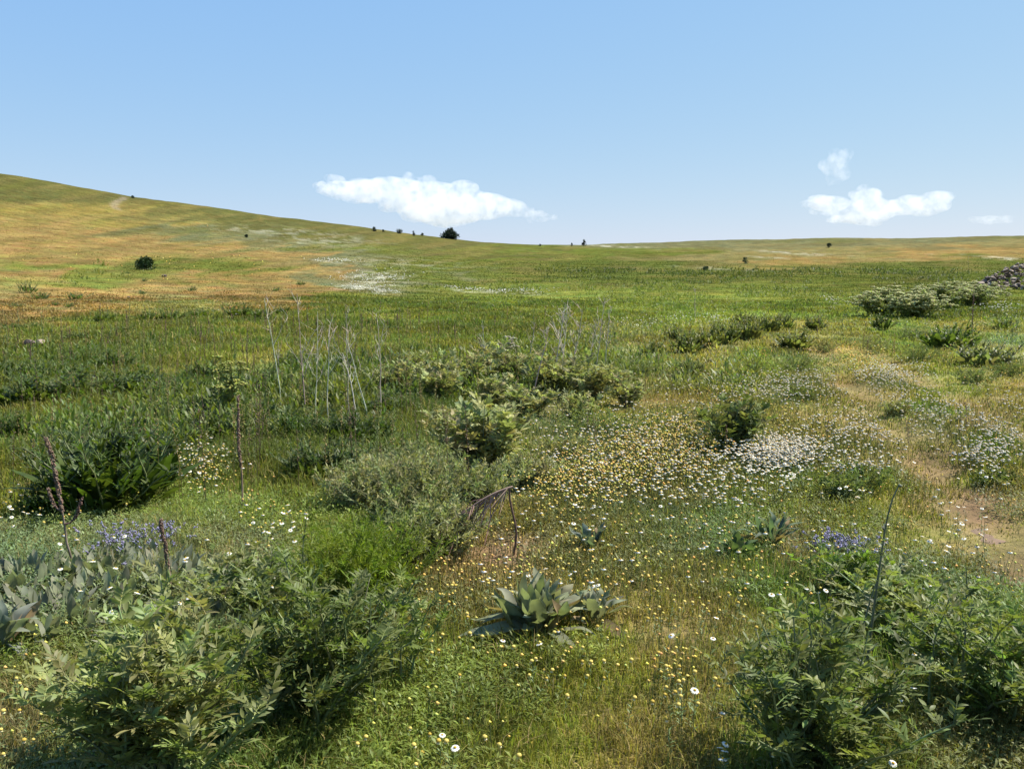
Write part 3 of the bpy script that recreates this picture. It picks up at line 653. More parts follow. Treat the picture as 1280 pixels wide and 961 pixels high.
NAMED = []       # (u, v, phrase) landmarks
def plant(name, parts, u, v, label, cat, group=None, rz=0.0, loc=None):
    p = at(u, v) if loc is None else loc
    o = empty(name, p - np.array([0, 0, .01]), label, cat, group, rz)
    for nm, mb, mat in parts: mb.build(nm, mat, o)
    return o
def fit(u, v, wpx, vtop):
    p = at(u, v); return p, max(top_height(p, vtop), .04), wpx * px_size(p)
def R(s): return np.random.default_rng(s)

# ------------------------------------------------------------------ the big plants, one by one
def solo(name, maker, u, v, wpx, vtop, label, cat, seed, group=None, hs=1.0, ws=1.0, **kw):
    p, h, w = fit(u, v, wpx, vtop)
    return plant(name, maker(R(seed), h * hs, w / 2 * ws, **kw), u, v, label, cat, group, loc=p)
# foreground
solo('leafy_bush', pinnate_plant, 212, 985, 205, 738, 'large grey-green leafy bush with lance leaflets at the lower left corner', 'bush', 101, nst=48, col=G_PIN, nleaf=15, npair=5, rl=.13, ll=0.038, lw=.30, lo=.2)
solo('leafy_bush', pinnate_plant, 405, 905, 235, 690, 'dark shady leafy bush just right of the large grey-green bush in the foreground', 'bush', 102, nst=46, col=(.068, .100, .036), nleaf=15, npair=5, rl=.12, ll=0.033, lw=.28, lo=.1)
solo('leafy_bush', pinnate_plant, 1015, 985, 250, 770, 'dark leafy bush in the foreground around the foot of the tall bending stem', 'bush', 103, nst=40, col=(.075, .108, .042), nleaf=14, npair=5, rl=.12, ll=0.033, lw=.30, lo=.1)
solo('leafy_bush', pinnate_plant, 1235, 892, 200, 735, 'deep green leafy bush at the right edge of the photo below the track', 'bush', 104, nst=36, col=(.080, .120, .040), nleaf=14, npair=5, rl=.11, ll=0.030, lw=.3, lo=.1)
solo('leafy_bush', pinnate_plant, 1150, 800, 210, 715, 'low pale-leaved plant with broad leaflets behind the tall bending stem', 'bush', 105, nst=29, col=(.100, .135, .060), nleaf=12, npair=5, rl=.11, ll=0.033, lw=.36, lo=.1)
solo('leafy_bush', pinnate_plant, 1065, 750, 110, 690, 'small bright green leafy plant left of the tall bending stem', 'bush', 106, nst=18, col=(.080, .130, .030), nleaf=12, npair=5, rl=.09, ll=0.028, lw=.3, lo=.1)
solo('leafy_bush', pinnate_plant, 500, 850, 110, 735, 'thin upright leafy shoot leaning right of the dark shady bush', 'bush', 107, nst=9, col=(.090, .130, .045), nleaf=12, npair=5, rl=.10, ll=0.030, lw=.26, lo=.35)
solo('leafy_bush', pinnate_plant, 300, 760, 170, 690, 'pale green leafy clump behind the two large foreground bushes', 'bush', 108, nst=22, col=(.095, .130, .060), nleaf=12, npair=5, rl=.10, ll=0.033, lw=.3, lo=.1)
# mulleins
solo('mullein_rosette', mullein_rosette, 672, 798, 176, 712, 'broad grey felted mullein rosette alone in the middle foreground', 'plant', 111, col=(.205, .215, .130), n=74, wl=.25)
solo('mullein_rosette', mullein_rosette, 742, 780, 80, 728, 'smaller mullein rosette touching the right side of the big grey one', 'plant', 112, col=(.20, .21, .14), n=24)
solo('mullein_rosette', mullein_rosette, 738, 690, 44, 652, 'tiny grey mullein rosette on the bare patch right of the fallen dead branch', 'plant', 113, col=(.16, .19, .14), n=14)
solo('mullein_rosette', mullein_rosette, 965, 682, 70, 632, 'upright grey-green rosette left of the purple flower patch near the track', 'plant', 114, col=(.12, .15, .10), n=26, wl=.18)
solo('mullein_rosette', mullein_rosette, 922, 698, 70, 668, 'flat broad-leaved green rosette beside the upright grey-green one', 'plant', 115, col=(.085, .12, .05), n=14, wl=.36)
solo('mullein_rosette', mullein_rosette, 2, 812, 70, 742, 'pale grey rosette cut by the left edge of the photo', 'plant', 116, col=(.17, .19, .15), n=20)
# grey sage mats, left foreground
for i, (u, v, w, t, lab) in enumerate([
        (165, 725, 130, 672, 'grey-leaved sage mat around the left purple flower patch'),
        (75, 770, 150, 715, 'grey-leaved sage mat at the foot of the tallest dead brown spike'),
        (255, 735, 110, 690, 'grey-leaved sage mat right of the short dead brown spike'),
        (215, 800, 130, 748, 'grey-leaved sage mat just behind the large grey-green bush'),
        (360, 735, 120, 690, 'grey-leaved sage mat behind the dark shady bush'),
        (120, 715, 60, 675, 'narrow sage mat between the dead spike and the left purple flowers'),
        (30, 730, 100, 690, 'grey-leaved sage mat by the left edge of the photo')]):
    p, h, w_ = fit(u, v, w, t)
    plant('sage_mat', grey_mat_plant(R(120 + i), min(h, .14), w_ / 2, (.19, .20, .13), n=int(150 * w / 100)), u, v, lab, 'plant', 'grey sage mats in the left foreground', loc=p)
# feathery plants
solo('fennel_bush', artemisia_plant, 452, 748, 165, 640, 'feathery bright green bush in front of the grey wormwood', 'bush', 131, col=G_FEN, nst=190, per=80, leaf=.035, lw=.10, mat=M_LEAF)
for i, (u, v, w, t, lab) in enumerate([
        (520, 655, 150, 552, 'tall grey wormwood bush left of the fallen dead branch'),
        (560, 690, 90, 622, 'silvery wormwood bush left of the fallen dead branch'),
        (592, 632, 90, 572, 'dull grey-green wormwood bush behind the fallen dead branch'),
        (660, 610, 70, 565, 'small round wormwood bush right of the silver thistle'),
        (520, 705, 90, 625, 'low wormwood bush between the feathery green bush and the fallen branch'),
        (455, 635, 90, 570, 'grey wormwood bush behind the feathery bright green bush')]):
    p, h, w_ = fit(u, v, w, t)
    plant('wormwood_bush', artemisia_plant(R(140 + i), h, w_ / 2, G_ART if i % 2 == 0 else (.145, .175, .115), nst=110, per=50, leaf=.034, lw=.24), u, v, lab, 'bush', 'grey wormwood bushes around the fallen branch', loc=p)
for i, (u, v, w, t, lab) in enumerate([
        (1075, 612, 60, 575, 'grey-green wormwood tuft among white daisies between two wheel ruts'),
        (1052, 625, 50, 590, 'small grey-green wormwood tuft right of the densest white daisy patch'),
        (995, 468, 60, 440, 'grey-green wormwood mound left of the far end of the ruts'),
        (745, 545, 110, 510, 'soft grey-green wormwood mound left of the yellow daisies'),
        (1150, 452, 50, 428, 'grey-green wormwood mound between the ruts and the dark glossy bush')]):
    p, h, w_ = fit(u, v, w, t)
    plant('wormwood_bush', artemisia_plant(R(150 + i), h, w_ / 2, (.090, .125, .055), nst=60, per=40, leaf=.036, lw=.24), u, v, lab, 'bush', 'wormwood tufts near the track', loc=p)
_ct = [(860, 470, 40, 448, 'small sage-green tuft left of the dry grass below the leafy row'), (1000, 500, 34, 482, 'small sage-green tuft beside the far white daisies'), (1120, 520, 36, 500, 'sage-green tuft on the strip between the two ruts'), (1215, 480, 44, 455, 'sage-green tuft right of the second rut, below the dark bushes'),
       (1245, 606, 44, 585, 'dark low tuft on the bare ground at the right edge'), (1090, 440, 50, 415, 'grey-green tuft at the top end of the second rut'), (1140, 425, 40, 402, 'grey-green tuft in front of the second umbel shrub'), (940, 470, 44, 446, 'grey-green tuft between the leafy row and the near rut'),
       (700, 575, 80, 540, 'blue-green tuft at the left edge of the yellow drift'), (790, 470, 50, 446, 'grey-green tuft right of the thistle belt'), (1260, 470, 40, 450, 'grey-green tuft at the right edge below the pale-edged bush'), (1030, 440, 34, 424, 'grey-green tuft at the very end of the near rut')]
for i, (u, v, w, t, lab) in enumerate(_ct):
    p, h, w_ = fit(u, v, w, t)
    plant('wormwood_bush', artemisia_plant(R(180 + i), h, w_ / 2, ((.105, .14, .07), (.085, .115, .045), (.13, .15, .08))[i % 3], nst=50, per=36, leaf=.036, lw=.26), u, v, lab, 'bush', 'wormwood tufts near the track', loc=p)
# purple flower patches
for i, (u, v, w, t, lab) in enumerate([
        (172, 690, 90, 655, 'violet-blue flower patch among grey sage leaves at the left'),
        (1055, 690, 62, 668, 'violet-blue flower patch by the tall bending stem at the right')]):
    p, h, w_ = fit(u, v, w, t)
    plant('purple_flower_patch', purple_plant(R(160 + i), w_ / 2, h), u, v, lab, 'flowers', None, loc=p)
# thistles
solo('silver_thistle', thistle_plant, 600, 590, 120, 496, 'silver-green thistle bush with pale dead stems at its foot, nearest of the thistles', 'thistle', 171, col=G_SILVER, nst=26)
solo('silver_thistle', thistle_plant, 918, 565, 84, 488, 'dark spiny thistle standing among yellow and white daisies', 'thistle', 172, col=(.080, .110, .050), nst=18)
ORD = ['first', 'second', 'third', 'fourth', 'fifth', 'sixth', 'seventh', 'eighth', 'ninth', 'tenth', 'eleventh', 'twelfth', 'thirteenth', 'fourteenth', 'fifteenth',
       'sixteenth', 'seventeenth', 'eighteenth', 'nineteenth', 'twentieth', 'twenty-first', 'twenty-second', 'twenty-third', 'twenty-fourth', 'twenty-fifth']
def row(name, maker, items, desc, where, cat, group, seed, h0, s0, nproto=3, **kw):
    """a kind of plant met many times: a few are built, the rest are copies of those"""
    items = sorted(items); protos = []; rng = R(seed)
    for i, (u, v, w, t) in enumerate(items):
        p, h, ww = fit(u, v, w, t); lab = '%s, %s from the left %s' % (desc, ORD[i], where)
        if len(protos) < nproto:
            o = empty(name, p - [0, 0, .01], lab, cat, group, rng.random() * 6.28)
            for nm, mb, mat in maker(R(seed + i + 1), h0, s0, **kw): mb.build(nm, mat, o)
            o.scale = (ww / 2 / s0, ww / 2 / s0, h / h0); protos.append(o)
        else:
            s = ww / 2 / s0; copy_tree(protos[i % nproto], p - [0, 0, .01], (s, s, h / h0), rng.random() * 6.28, lab, group)
row('silver_thistle', thistle_plant, [(498, 492, 74, 450), (545, 500, 78, 446), (592, 488, 84, 440), (640, 484, 84, 432), (690, 492, 84, 442), (738, 500, 86, 446), (782, 508, 60, 470),
    (615, 512, 70, 468), (665, 520, 74, 478), (720, 528, 64, 488), (560, 545, 70, 508), (520, 475, 60, 440), (770, 488, 60, 455)],
    'silvery green thistle clump', 'in the belt behind the nearest thistle', 'thistle', 'thistles in the belt across the middle', 200, .55, .45, 4, col=G_SILVER, nst=22)
# docks
row('dock_clump', dock_plant, [(140, 630, 160, 514), (175, 600, 110, 520), (100, 600, 90, 530), (12, 550, 56, 508), (262, 552, 90, 505), (330, 545, 90, 495), (405, 600, 100, 540), (440, 560, 90, 500), (375, 560, 80, 505), (225, 530, 80, 490), (60, 640, 60, 590)],
    'dark dock clump with upright leaves', 'in the near left meadow', 'dock', 'dock clumps in the near left meadow', 230, .6, .4, 4, col=G_DOCK, n=150, wl=.20)
row('dock_clump', dock_plant, [(40, 505, 90, 458), (110, 500, 90, 452), (165, 492, 80, 450), (215, 500, 70, 462), (70, 482, 60, 446), (330, 490, 70, 452), (290, 520, 60, 480), (395, 515, 60, 470), (20, 475, 50, 445), (250, 475, 50, 445), (430, 470, 50, 440), (480, 520, 60, 480), (140, 460, 50, 432), (365, 462, 46, 434)],
    'dock clump with seed stalks', 'in the farther left meadow', 'dock', 'dock clumps in the farther left band', 250, .6, .4, 4, col=(.040, .068, .016), n=90, wl=.22)
row('dock_clump', dock_plant, [(858, 442, 44, 408), (882, 436, 40, 400), (905, 430, 40, 396), (932, 424, 40, 392), (958, 416, 36, 388), (978, 412, 30, 386), (845, 425, 30, 402), (992, 436, 50, 408), (868, 470, 30, 446), (1018, 412, 30, 392), (815, 446, 34, 420), (930, 405, 30, 386)],
    'green leafy clump', 'in the row left of the far ruts', 'leafy clump', 'leafy clumps in the row left of the far ruts', 270, .6, .4, 3, col=(.080, .105, .042), n=84)
row('leafy_clump', dock_plant, [(130, 402, 28, 386), (185, 400, 34, 386), (215, 400, 40, 383), (250, 396, 34, 382), (300, 396, 44, 376), (326, 398, 30, 380), (352, 392, 20, 380), (15, 414, 24, 400), (158, 416, 26, 402), (95, 424, 26, 412), (40, 412, 20, 400)],
    'green leafy clump', 'at the foot of the orange slope', 'leafy clump', 'leafy clumps at the foot of the orange slope', 290, .6, .5, 3, col=(.048, .076, .018), n=70)
row('leafy_clump', dock_plant, [(35, 366, 24, 348), (50, 374, 22, 362), (95, 374, 26, 361), (20, 384, 14, 376), (180, 352, 8, 346), (240, 364, 12, 355), (178, 368, 10, 360), (70, 382, 10, 374), (86, 384, 14, 376), (376, 357, 12, 348), (345, 364, 14, 357), (160, 342, 6, 338)],
    'small dark leafy tuft', 'on the orange slope', 'leafy tuft', 'dark leafy tufts on the orange slope', 310, .6, .5, 3, col=(.060, .090, .045), n=36)
# right-hand bushes
solo('glossy_bush', dock_plant, 1186, 436, 66, 398, 'dark glossy-leaved bush on the right, left of the pale-edged one', 'bush', 181, col=(.050, .085, .022), n=90, wl=.4)
solo('glossy_bush', dock_plant, 1230, 456, 66, 420, 'dark bush with pale curled leaf edges below the stone heap', 'bush', 182, col=(.085, .110, .060), n=80, wl=.4)
solo('glossy_bush', dock_plant, 1102, 412, 26, 388, 'small dark bush in front of the yellow-flowered shrubs', 'bush', 183, col=(.050, .080, .03), n=50, wl=.4)
solo('glossy_bush', dock_plant, 1255, 412, 40, 386, 'thin loose bush at the right edge beneath the stone heap', 'bush', 184, col=(.080, .120, .04), n=36, wl=.3)
for i, (u, v, w, t, lab) in enumerate([
        (1102, 396, 56, 358, 'leftmost of the pale yellow-flowered umbel shrubs below the stone heap'),
        (1140, 398, 50, 360, 'second umbel shrub from the left, its lower leaves dark green'),
        (1175, 384, 54, 348, 'tallest pale yellow umbel shrub, third of four from the left'),
        (1213, 382, 56, 348, 'rightmost pale yellow umbel shrub, next to the stone heap')]):
    p, h, w_ = fit(u, v, w, t)
    plant('umbel_shrub', umbel_plant(R(320 + i), h, w_ / 2, nst=84, head=.11), u, v, lab, 'shrub', 'pale yellow umbel shrubs below the stone heap', loc=p)
solo('umbel_plant', umbel_plant, 288, 530, 46, 438, 'tall yellow-green umbel plant among docks in the left meadow', 'plant', 326, nst=9, head=.06, col=(.26, .27, .06))
solo('umbel_plant', umbel_plant, 628, 470, 34, 408, 'cream-headed umbel plant between the two groups of pale dead stalks', 'plant', 327, nst=7, head=.06, col=(.36, .34, .22))
# tall green stem
def bending_stem(rng, h, lean):
    t = np.linspace(0, 1, 14); M = np.stack([lean * t ** 1.2, .0 * t, h * t], 1); M[-3:, 0] += np.array([.004, .014, .032]) * h; M[-1, 2] -= .016 * h
    m = MB(); m.tubes(M, np.linspace(.0066, .0026, 14)[None], (.115, .125, .07), 7)
    ml = MB(); n = 46; f = .05 + .9 * rng.random((1, n)); p, d = along(M[None], f); p = p[0]; a = rng.random(n) * 6.283; dv = np.stack([np.cos(a), np.sin(a), .9 + 0 * a], 1)
    L = (.075 - .055 * f[0]) * (.6 + .7 * rng.random(n)); ml.leaves(p, dv, (0, 0, 1), L, L * .25, jit((.08, .11, .05), n, rng), prof=(.4, 1, .5, 0), curl=.4)
    b = MB(); p, d = along(M[None], np.array([[.22]])); p = p[0, 0]; s = np.linspace(0, 1, 8); L = .38 * h
    B = p + np.stack([-.06 * L + .22 * L * s ** 1.5 - .05 * L * (1 - s), .1 * L * s, L * s], 1); B[0] = p; b.tubes(B, np.linspace(.0042, .0016, 8)[None], (.115, .125, .07), 6)
    bud = MB(); bud.dome(M[-1], .007, .014, (.11, .12, .07), axis=(1, 0, -.2)); return [('stem', m, M_STEM), ('foliage', ml, M_LEAF), ('side_shoot', b, M_STEM), ('bud', bud, M_STEM)]
p, h, _ = fit(1080, 860, 10, 598); plant('bending_stem', bending_stem(R(330), h, 18 * px_size(p)), 1080, 860, 'tall thick green stem with nodding tip rising above the right foreground bush', 'plant', loc=p)
for i, (u, v, t, lab) in enumerate([
        (992, 960, 800, 'slender green stalk at the left side of the right foreground bush'), (1160, 900, 745, 'slender dark stalk right of the tall bending stem'),
        (208, 850, 690, 'slender green stalk rising from the large grey-green bush'), (378, 770, 640, 'slender green stalk rising in front of the daisies behind the bushes'),
        (1208, 760, 705, 'short slender stalk at the far right beside the bare track'), (470, 900, 740, 'slender reddish stalk at the right edge of the dark shady bush')]):
    p, h, _ = fit(u, v, 10, t); rng = R(340 + i); tt = np.linspace(0, 1, 9); M = np.stack([.05 * h * tt ** 2 * rng.normal(), 0 * tt, h * tt], 1); M[1:, :2] += np.cumsum(rng.normal(0, .004, (8, 2)), 0)
    m = MB(); m.tubes(M, np.linspace(.0042, .0018, 9)[None], (.09, .12, .05), 6); ml = MB(); n = 26; q, d = along(M[None], .3 + .68 * rng.random((1, n))); a = rng.random(n) * 6.283
    L = .02 + .02 * rng.random(n); ml.leaves(q[0], np.stack([np.cos(a), np.sin(a), .8 + 0 * a], 1), (0, 0, 1), L, L * .25, jit((.09, .12, .05), n, rng), prof=(.4, 1, 0))
    plant('flower_stalk', [('stem', m, M_STEM), ('foliage', ml, M_LEAF)], u, v, lab, 'stalk', 'slender green stalks in the foreground', loc=p)
# dead mullein spikes
for u, v, t, lean, fr, br, r, lab in [
        (92, 712, 545, -24, .55, 2, .0085, 'tallest dead brown seed spike with side arms at the left'),
        (214, 740, 645, -9, .62, 0, .007, 'short dead brown seed spike beside the left purple flowers'),
        (303, 640, 492, 2, .60, 0, .0075, 'thin dark dead seed spike behind the sage mats left of centre')]:
    p, h, _ = fit(u, v, 10, t); plant('dead_seed_spike', seed_spike(R(350 + u), h, (lean * px_size(p), 0), frac=fr, branches=br, r=r), u, v, lab, 'dead stalk', 'dead brown seed spikes on the left', loc=p)
# dead white stalks, two groups
for i, (u, v, t, lean, nb, lab) in enumerate([
        (352, 520, 372, -20, 3, 'leftmost pale dead stalk, leaning to the left'), (383, 528, 366, -8, 7, 'tallest branching pale dead stalk of the left group'), (394, 530, 388, 4, 5, 'pale dead stalk close beside the tallest branching one'),
        (410, 530, 402, 8, 4, 'pale dead stalk with spreading forks left of the flat-topped one'), (437, 528, 388, -3, 5, 'pale dead stalk with a flat seed head, left group'), (450, 540, 440, -20, 2, 'short leaning pale dead stalk under the flat-topped one'),
        (477, 528, 394, -6, 3, 'rightmost straight pale dead stalk of the left group'), (462, 535, 420, -28, 3, 'pale dead stalk leaning left beneath the rightmost straight one'), (348, 480, 425, 4, 1, 'shortest pale dead stalk, left of the group')]):
    p, h, _ = fit(u, v, 10, t); plant('dead_stalk', dead_stalk(R(370 + i), h, (lean * px_size(p), 0), nb + 2, r0=.0068), u, v, lab, 'dead stalk', 'pale dead stalks left of centre', loc=p)
for i, (u, v, t, lean, nb, lab) in enumerate([
        (606, 480, 405, -4, 3, 'thin pale dead stalk beside the cream-headed umbel plant'), (660, 476, 402, 8, 2, 'straight pale dead stalk at the left of the right-hand group'), (667, 498, 408, 18, 3, 'pale dead stalk with one long arm leaning right'),
        (690, 492, 380, 16, 8, 'bushy branching dead stalk in the middle of the right-hand group'), (700, 488, 372, 10, 8, 'tallest branching dead stalk of the right-hand group'), (712, 484, 384, 14, 6, 'forked dead stalk just right of the tallest one'),
        (733, 478, 398, 12, 4, 'slanting grey dead stalk right of the forked ones'), (745, 470, 376, 8, 5, 'twin-tipped dead stalk near the right end of the group'), (756, 468, 384, 6, 3, 'rightmost dead stalk of the right-hand group'), (648, 452, 418, -10, 2, 'short faint dead stalk behind the thistle belt')]):
    p, h, _ = fit(u, v, 10, t); plant('dead_stalk', dead_stalk(R(390 + i), h, (lean * px_size(p), 0), nb + 3, r0=.0088), u, v, lab, 'dead stalk', 'pale dead stalks right of centre', loc=p)
for i, (u, v, t, nb, lab) in enumerate([
        (869, 398, 362, 4, 'lone pale dead stalk standing in the far green meadow'), (1210, 338, 320, 2, 'tiny white dead stalk in the green band left of the stone heap'), (1215, 420, 362, 5, 'dark dead stalk rising behind the dark glossy bush'), (1172, 372, 345, 3, 'pale dead stalk poking out of the yellow umbel shrubs')]):
    p, h, _ = fit(u, v, 10, t); plant('dead_stalk', dead_stalk(R(410 + i), h, (0, 0), nb, col=BROWN if 'dark' in lab else PALE, r0=.012), u, v, lab, 'dead stalk', None, loc=p)
# fallen dead branch: a broken stalk whose head hangs back to the ground
def fallen(rng, h, w):
    t = np.linspace(0, 1, 7); m = MB(); m.tubes(np.stack([.05 * h * np.sin(5 * t), 0 * t, h * t], 1), np.linspace(.0075, .006, 7)[None], (.13, .08, .06), 6)
    b = MB(); K = 10; s = np.linspace(0, 1, K); B = np.stack([-w * s, -.15 * w * s, h * (1 - .18 * s - .30 * s ** 2)], 1); b.tubes(B, np.linspace(.0065, .003, K)[None], (.30, .20, .15), 6)
    for k in range(44):
        p, d = along(B[None], np.array([[.08 + .9 * rng.random()]])); p = p[0, 0]; L = h * (.25 + .45 * rng.random()); q = p + np.array([-L * (.1 + .7 * rng.random()), L * rng.normal(0, .35), -L * (.5 + .5 * rng.random())]); q[2] = max(q[2], .02)
        b.tubes(np.stack([p, (p + q) / 2 + rng.normal(0, .01, 3), q]), np.array([[.0032, .0026, .0015]]), jit((.26, .17, .13), 1, rng), 4)
    return [('stalk', m, M_DRY), ('branch', b, M_DRY)]
p, h, w_ = fit(641, 694, 74, 606); plant('fallen_branch', fallen(R(430), h, w_), 641, 694, 'broken brown dead branch drooping beside the grey wormwood bushes', 'dead branch', loc=p)

# ------------------------------------------------------------------ skyline trees and hill shrubs
for i, (u, v, w, t, nm, cone, col, lab) in enumerate([
        (562, 299, 20, 285, 'evergreen_tree', .25, (.030, .042, .026), 'largest round dark tree on the skyline beneath the big cloud'),
        (468, 289, 8, 283, 'evergreen_shrub', .2, (.040, .052, .030), 'leftmost low shrub of the skyline row left of the round tree'),
        (479, 290, 4, 287, 'evergreen_shrub', .2, (.040, .052, .030), 'tiniest shrub on the skyline, between the two left ones'),
        (499, 292, 9, 286, 'evergreen_shrub', .3, (.040, .052, .034), 'flat skyline shrub midway along the row left of the round tree'),
        (517, 295, 6, 288, 'evergreen_shrub', .8, (.030, .042, .026), 'small pointed dark shrub left of the round tree'),
        (528, 296, 5, 291, 'evergreen_shrub', .3, (.050, .060, .035), 'tiny shrub next to the round tree on its left'),
        (730, 308, 8, 299, 'evergreen_tree', .9, (.032, .044, .030), 'pointed dark tree alone in the skyline dip right of centre'),
        (715, 308, 4, 303, 'evergreen_shrub', .5, (.035, .048, .030), 'tiny shrub left of the pointed tree in the skyline dip'),
        (675, 308, 4, 305, 'evergreen_shrub', .2, (.040, .052, .030), 'faint low shrub at the lowest point of the skyline'),
        (166, 248, 6, 245, 'evergreen_shrub', .3, (.040, .052, .035), 'tiny shrub on the left hill crest beside the pale track'),
        (181, 337, 20, 322, 'evergreen_shrub', .0, (.035, .060, .020), 'round dark green bush in the middle of the orange slope'),
        (1036, 310, 8, 304, 'evergreen_shrub', .0, (.034, .048, .028), 'small dark bush on the far right ridge'),
        (931, 330, 8, 321, 'evergreen_shrub', .0, (.080, .110, .050), 'pale green bush on the tan band of the far right slope'),
        (308, 297, 4, 293, 'evergreen_shrub', .0, (.040, .055, .030), 'tiny dark bush high on the left hill'),
        (882, 338, 8, 333, 'evergreen_shrub', .0, (.045, .070, .030), 'low dark bush at the edge of the green band right of centre')]):
    p = at(u, v); 
    if top_height(p, t) > 12 or math.hypot(p[0], p[1]) > 700: p = at(u, v + 4)
    h = max(top_height(p, t), .5); w_ = w * px_size(p)
    plant(nm, shrub(R(450 + i), w_, h, col, n=2600 if w > 12 else 700, leaf=max(.12, .10 * w_), cone=cone, blobs=18 if w > 12 else 9), u, v, lab, 'tree' if 'tree' in nm else 'shrub', None, loc=p)

# ------------------------------------------------------------------ stones
def stone_mesh(rng):
    import bmesh
    bm = bmesh.new(); bmesh.ops.create_icosphere(bm, subdivisions=2, radius=1); off = rng.random(3) * 50
    cuts = [(nrm(rng.normal(0, 1, 3)), .45 + .4 * rng.random()) for _ in range(9)]
    for vtx in bm.verts:
        c = np.array(vtx.co)
        for nn, dd in cuts:
            e = c @ nn - dd
            if e > 0: c = c - nn * e
        c = c * (1 + .12 * mnoise.noise(Vector(c * 1.7 + off))); vtx.co = Vector(c)
    me = bpy.data.meshes.new('stone'); bm.to_mesh(me); bm.free(); me.materials.append(M_STONE); return me
SM = [stone_mesh(R(500 + i)) for i in range(7)]
def stones():
    rng = R(520); c = at(1282, 361); dist = math.hypot(c[0], c[1]); px = px_size(c)
    W, H = 52 * px, 33 * px; tops = []
    side = nrm(np.array([c[1], -c[0], 0])); fw = nrm(np.array([c[0], c[1], 0]))
    n = 260
    for i in range(n):
        a = rng.random() * 6.283; r = math.sqrt(rng.random()); q = max(0, 1 - r) ** .85
        x = c + side * W * r * math.cos(a) + fw * W * .7 * r * math.sin(a)
        z = float(terrain(x[0], x[1])) + H * q * (.55 + .45 * rng.random()) if i > n // 3 else float(terrain(x[0], x[1])) + H * q * .92
        s = px * (1.5 + 2.1 * rng.random() ** 2)
        o = bpy.data.objects.new('stone', SM[i % 7]); scene.collection.objects.link(o)
        o.location = (x[0], x[1], z + .1 * s); o.scale = (s * 1.25, s, s * .62); o.rotation_euler = (rng.normal(0, .35), rng.normal(0, .35), rng.random() * 6.28)
        tag(o, 'dark weathered flat stone piled in the rubble heap at the right edge', 'stone', 'stones of the rubble heap')
    for i, (u, v, s, lab) in enumerate([(38, 437, 9, 'pale tan stone lying in the green meadow near the left edge'), (50, 436, 8, 'whitish stone right beside the tan one near the left edge'), (205, 346, 5, 'small white stone on the orange slope below the round bush'), (160, 372, 3, 'tiny white stone low on the orange slope')]):
        p = at(u, v); s *= px_size(p) * .6; o = bpy.data.objects.new('stone', SM[i]); scene.collection.objects.link(o); o.location = p + np.array([0, 0, s * .3 + .12 * (i < 2)]); o.scale = (s * 1.3, s, s * .7); tag(o, lab, 'stone')
stones()

# ------------------------------------------------------------------ daisies
WHITE, YEL, CREAM = (.82, .80, .70), (.66, .52, .13), (.72, .66, .38)
def daisy_parts(rng, kind, h=.2, r=.013):
    tilt = nrm(np.array([rng.normal(0, .25), rng.normal(0, .25), 1])); t = np.linspace(0, 1, 5); top = np.array([rng.normal(0, .03), rng.normal(0, .03), h])
    S = top[None] * t[:, None]; S[:, :2] *= t[:, None]; ms = MB(); ms.tubes(S, np.linspace(.0016, .0011, 5)[None], (.10, .14, .045), 4)
    a = rng.random(10) * 6.283; f = .1 + .7 * rng.random((1, 10)); q, _ = along(S[None], f); ms.leaves(q[0], np.stack([np.cos(a), np.sin(a), .8 + 0 * a], 1), (0, 0, 1), .03, .006, (.09, .13, .04), prof=(.4, 1, 0))
    A = nrm(np.cross(tilt, (.2, 1, 0))); B = np.cross(tilt, A); mp = MB()
    if kind == 'white':
        n = 15; g = np.arange(n) / n * 6.283 + rng.normal(0, .06, n); dv = A * np.cos(g)[:, None] + B * np.sin(g)[:, None] - tilt * .10; mp.leaves(top + .25 * r * dv, dv, tilt, r * .95, r * .42, jit(WHITE, n, rng, .06, .02), prof=(.5, .95, 1., .5), curl=.3)
        md = MB(); md.dome(top, r * .42, r * .32, (.60, .36, .02))
    else:
        n = 11; g = np.arange(n) / n * 6.283; dv = A * np.cos(g)[:, None] + B * np.sin(g)[:, None] - tilt * 1.3; mp.leaves(top + .45 * r * nrm(dv), dv, tilt, r * .6, r * .32, jit(CREAM, n, rng, .1), prof=(.6, 1, .6), curl=.4)
        md = MB(); md.dome(top, r * .80, r * .75, YEL if rng.random() < .75 else (.50, .36, .06))
    return ms, mp, md
BL_W = [(975, 582, 46, 17, 80), (990, 490, 70, 20, 24), (1108, 476, 46, 14, 26), (1080, 556, 70, 30, 24), (1205, 530, 80, 26, 16), (1130, 505, 50, 24, 10), (1225, 585, 40, 14, 12), (335, 655, 40, 22, 16), (22, 640, 26, 16, 12), (120, 700, 70, 40, 10), (170, 765, 40, 12, 9),
        (260, 730, 80, 30, 10), (680, 716, 60, 12, 8), (1190, 660, 60, 30, 18), (820, 570, 120, 60, 48), (740, 600, 90, 45, 16), (1070, 607, 30, 6, 8), (905, 610, 60, 40, 12), (330, 700, 80, 40, 8), (240, 590, 40, 25, 10), (1100, 900, 80, 50, 12), (905, 940, 30, 20, 4), (540, 915, 30, 15, 2),
        (900, 790, 60, 30, 3), (640, 840, 200, 60, 4), (1000, 735, 60, 20, 6), (940, 500, 60, 20, 10), (1250, 560, 30, 20, 10)]
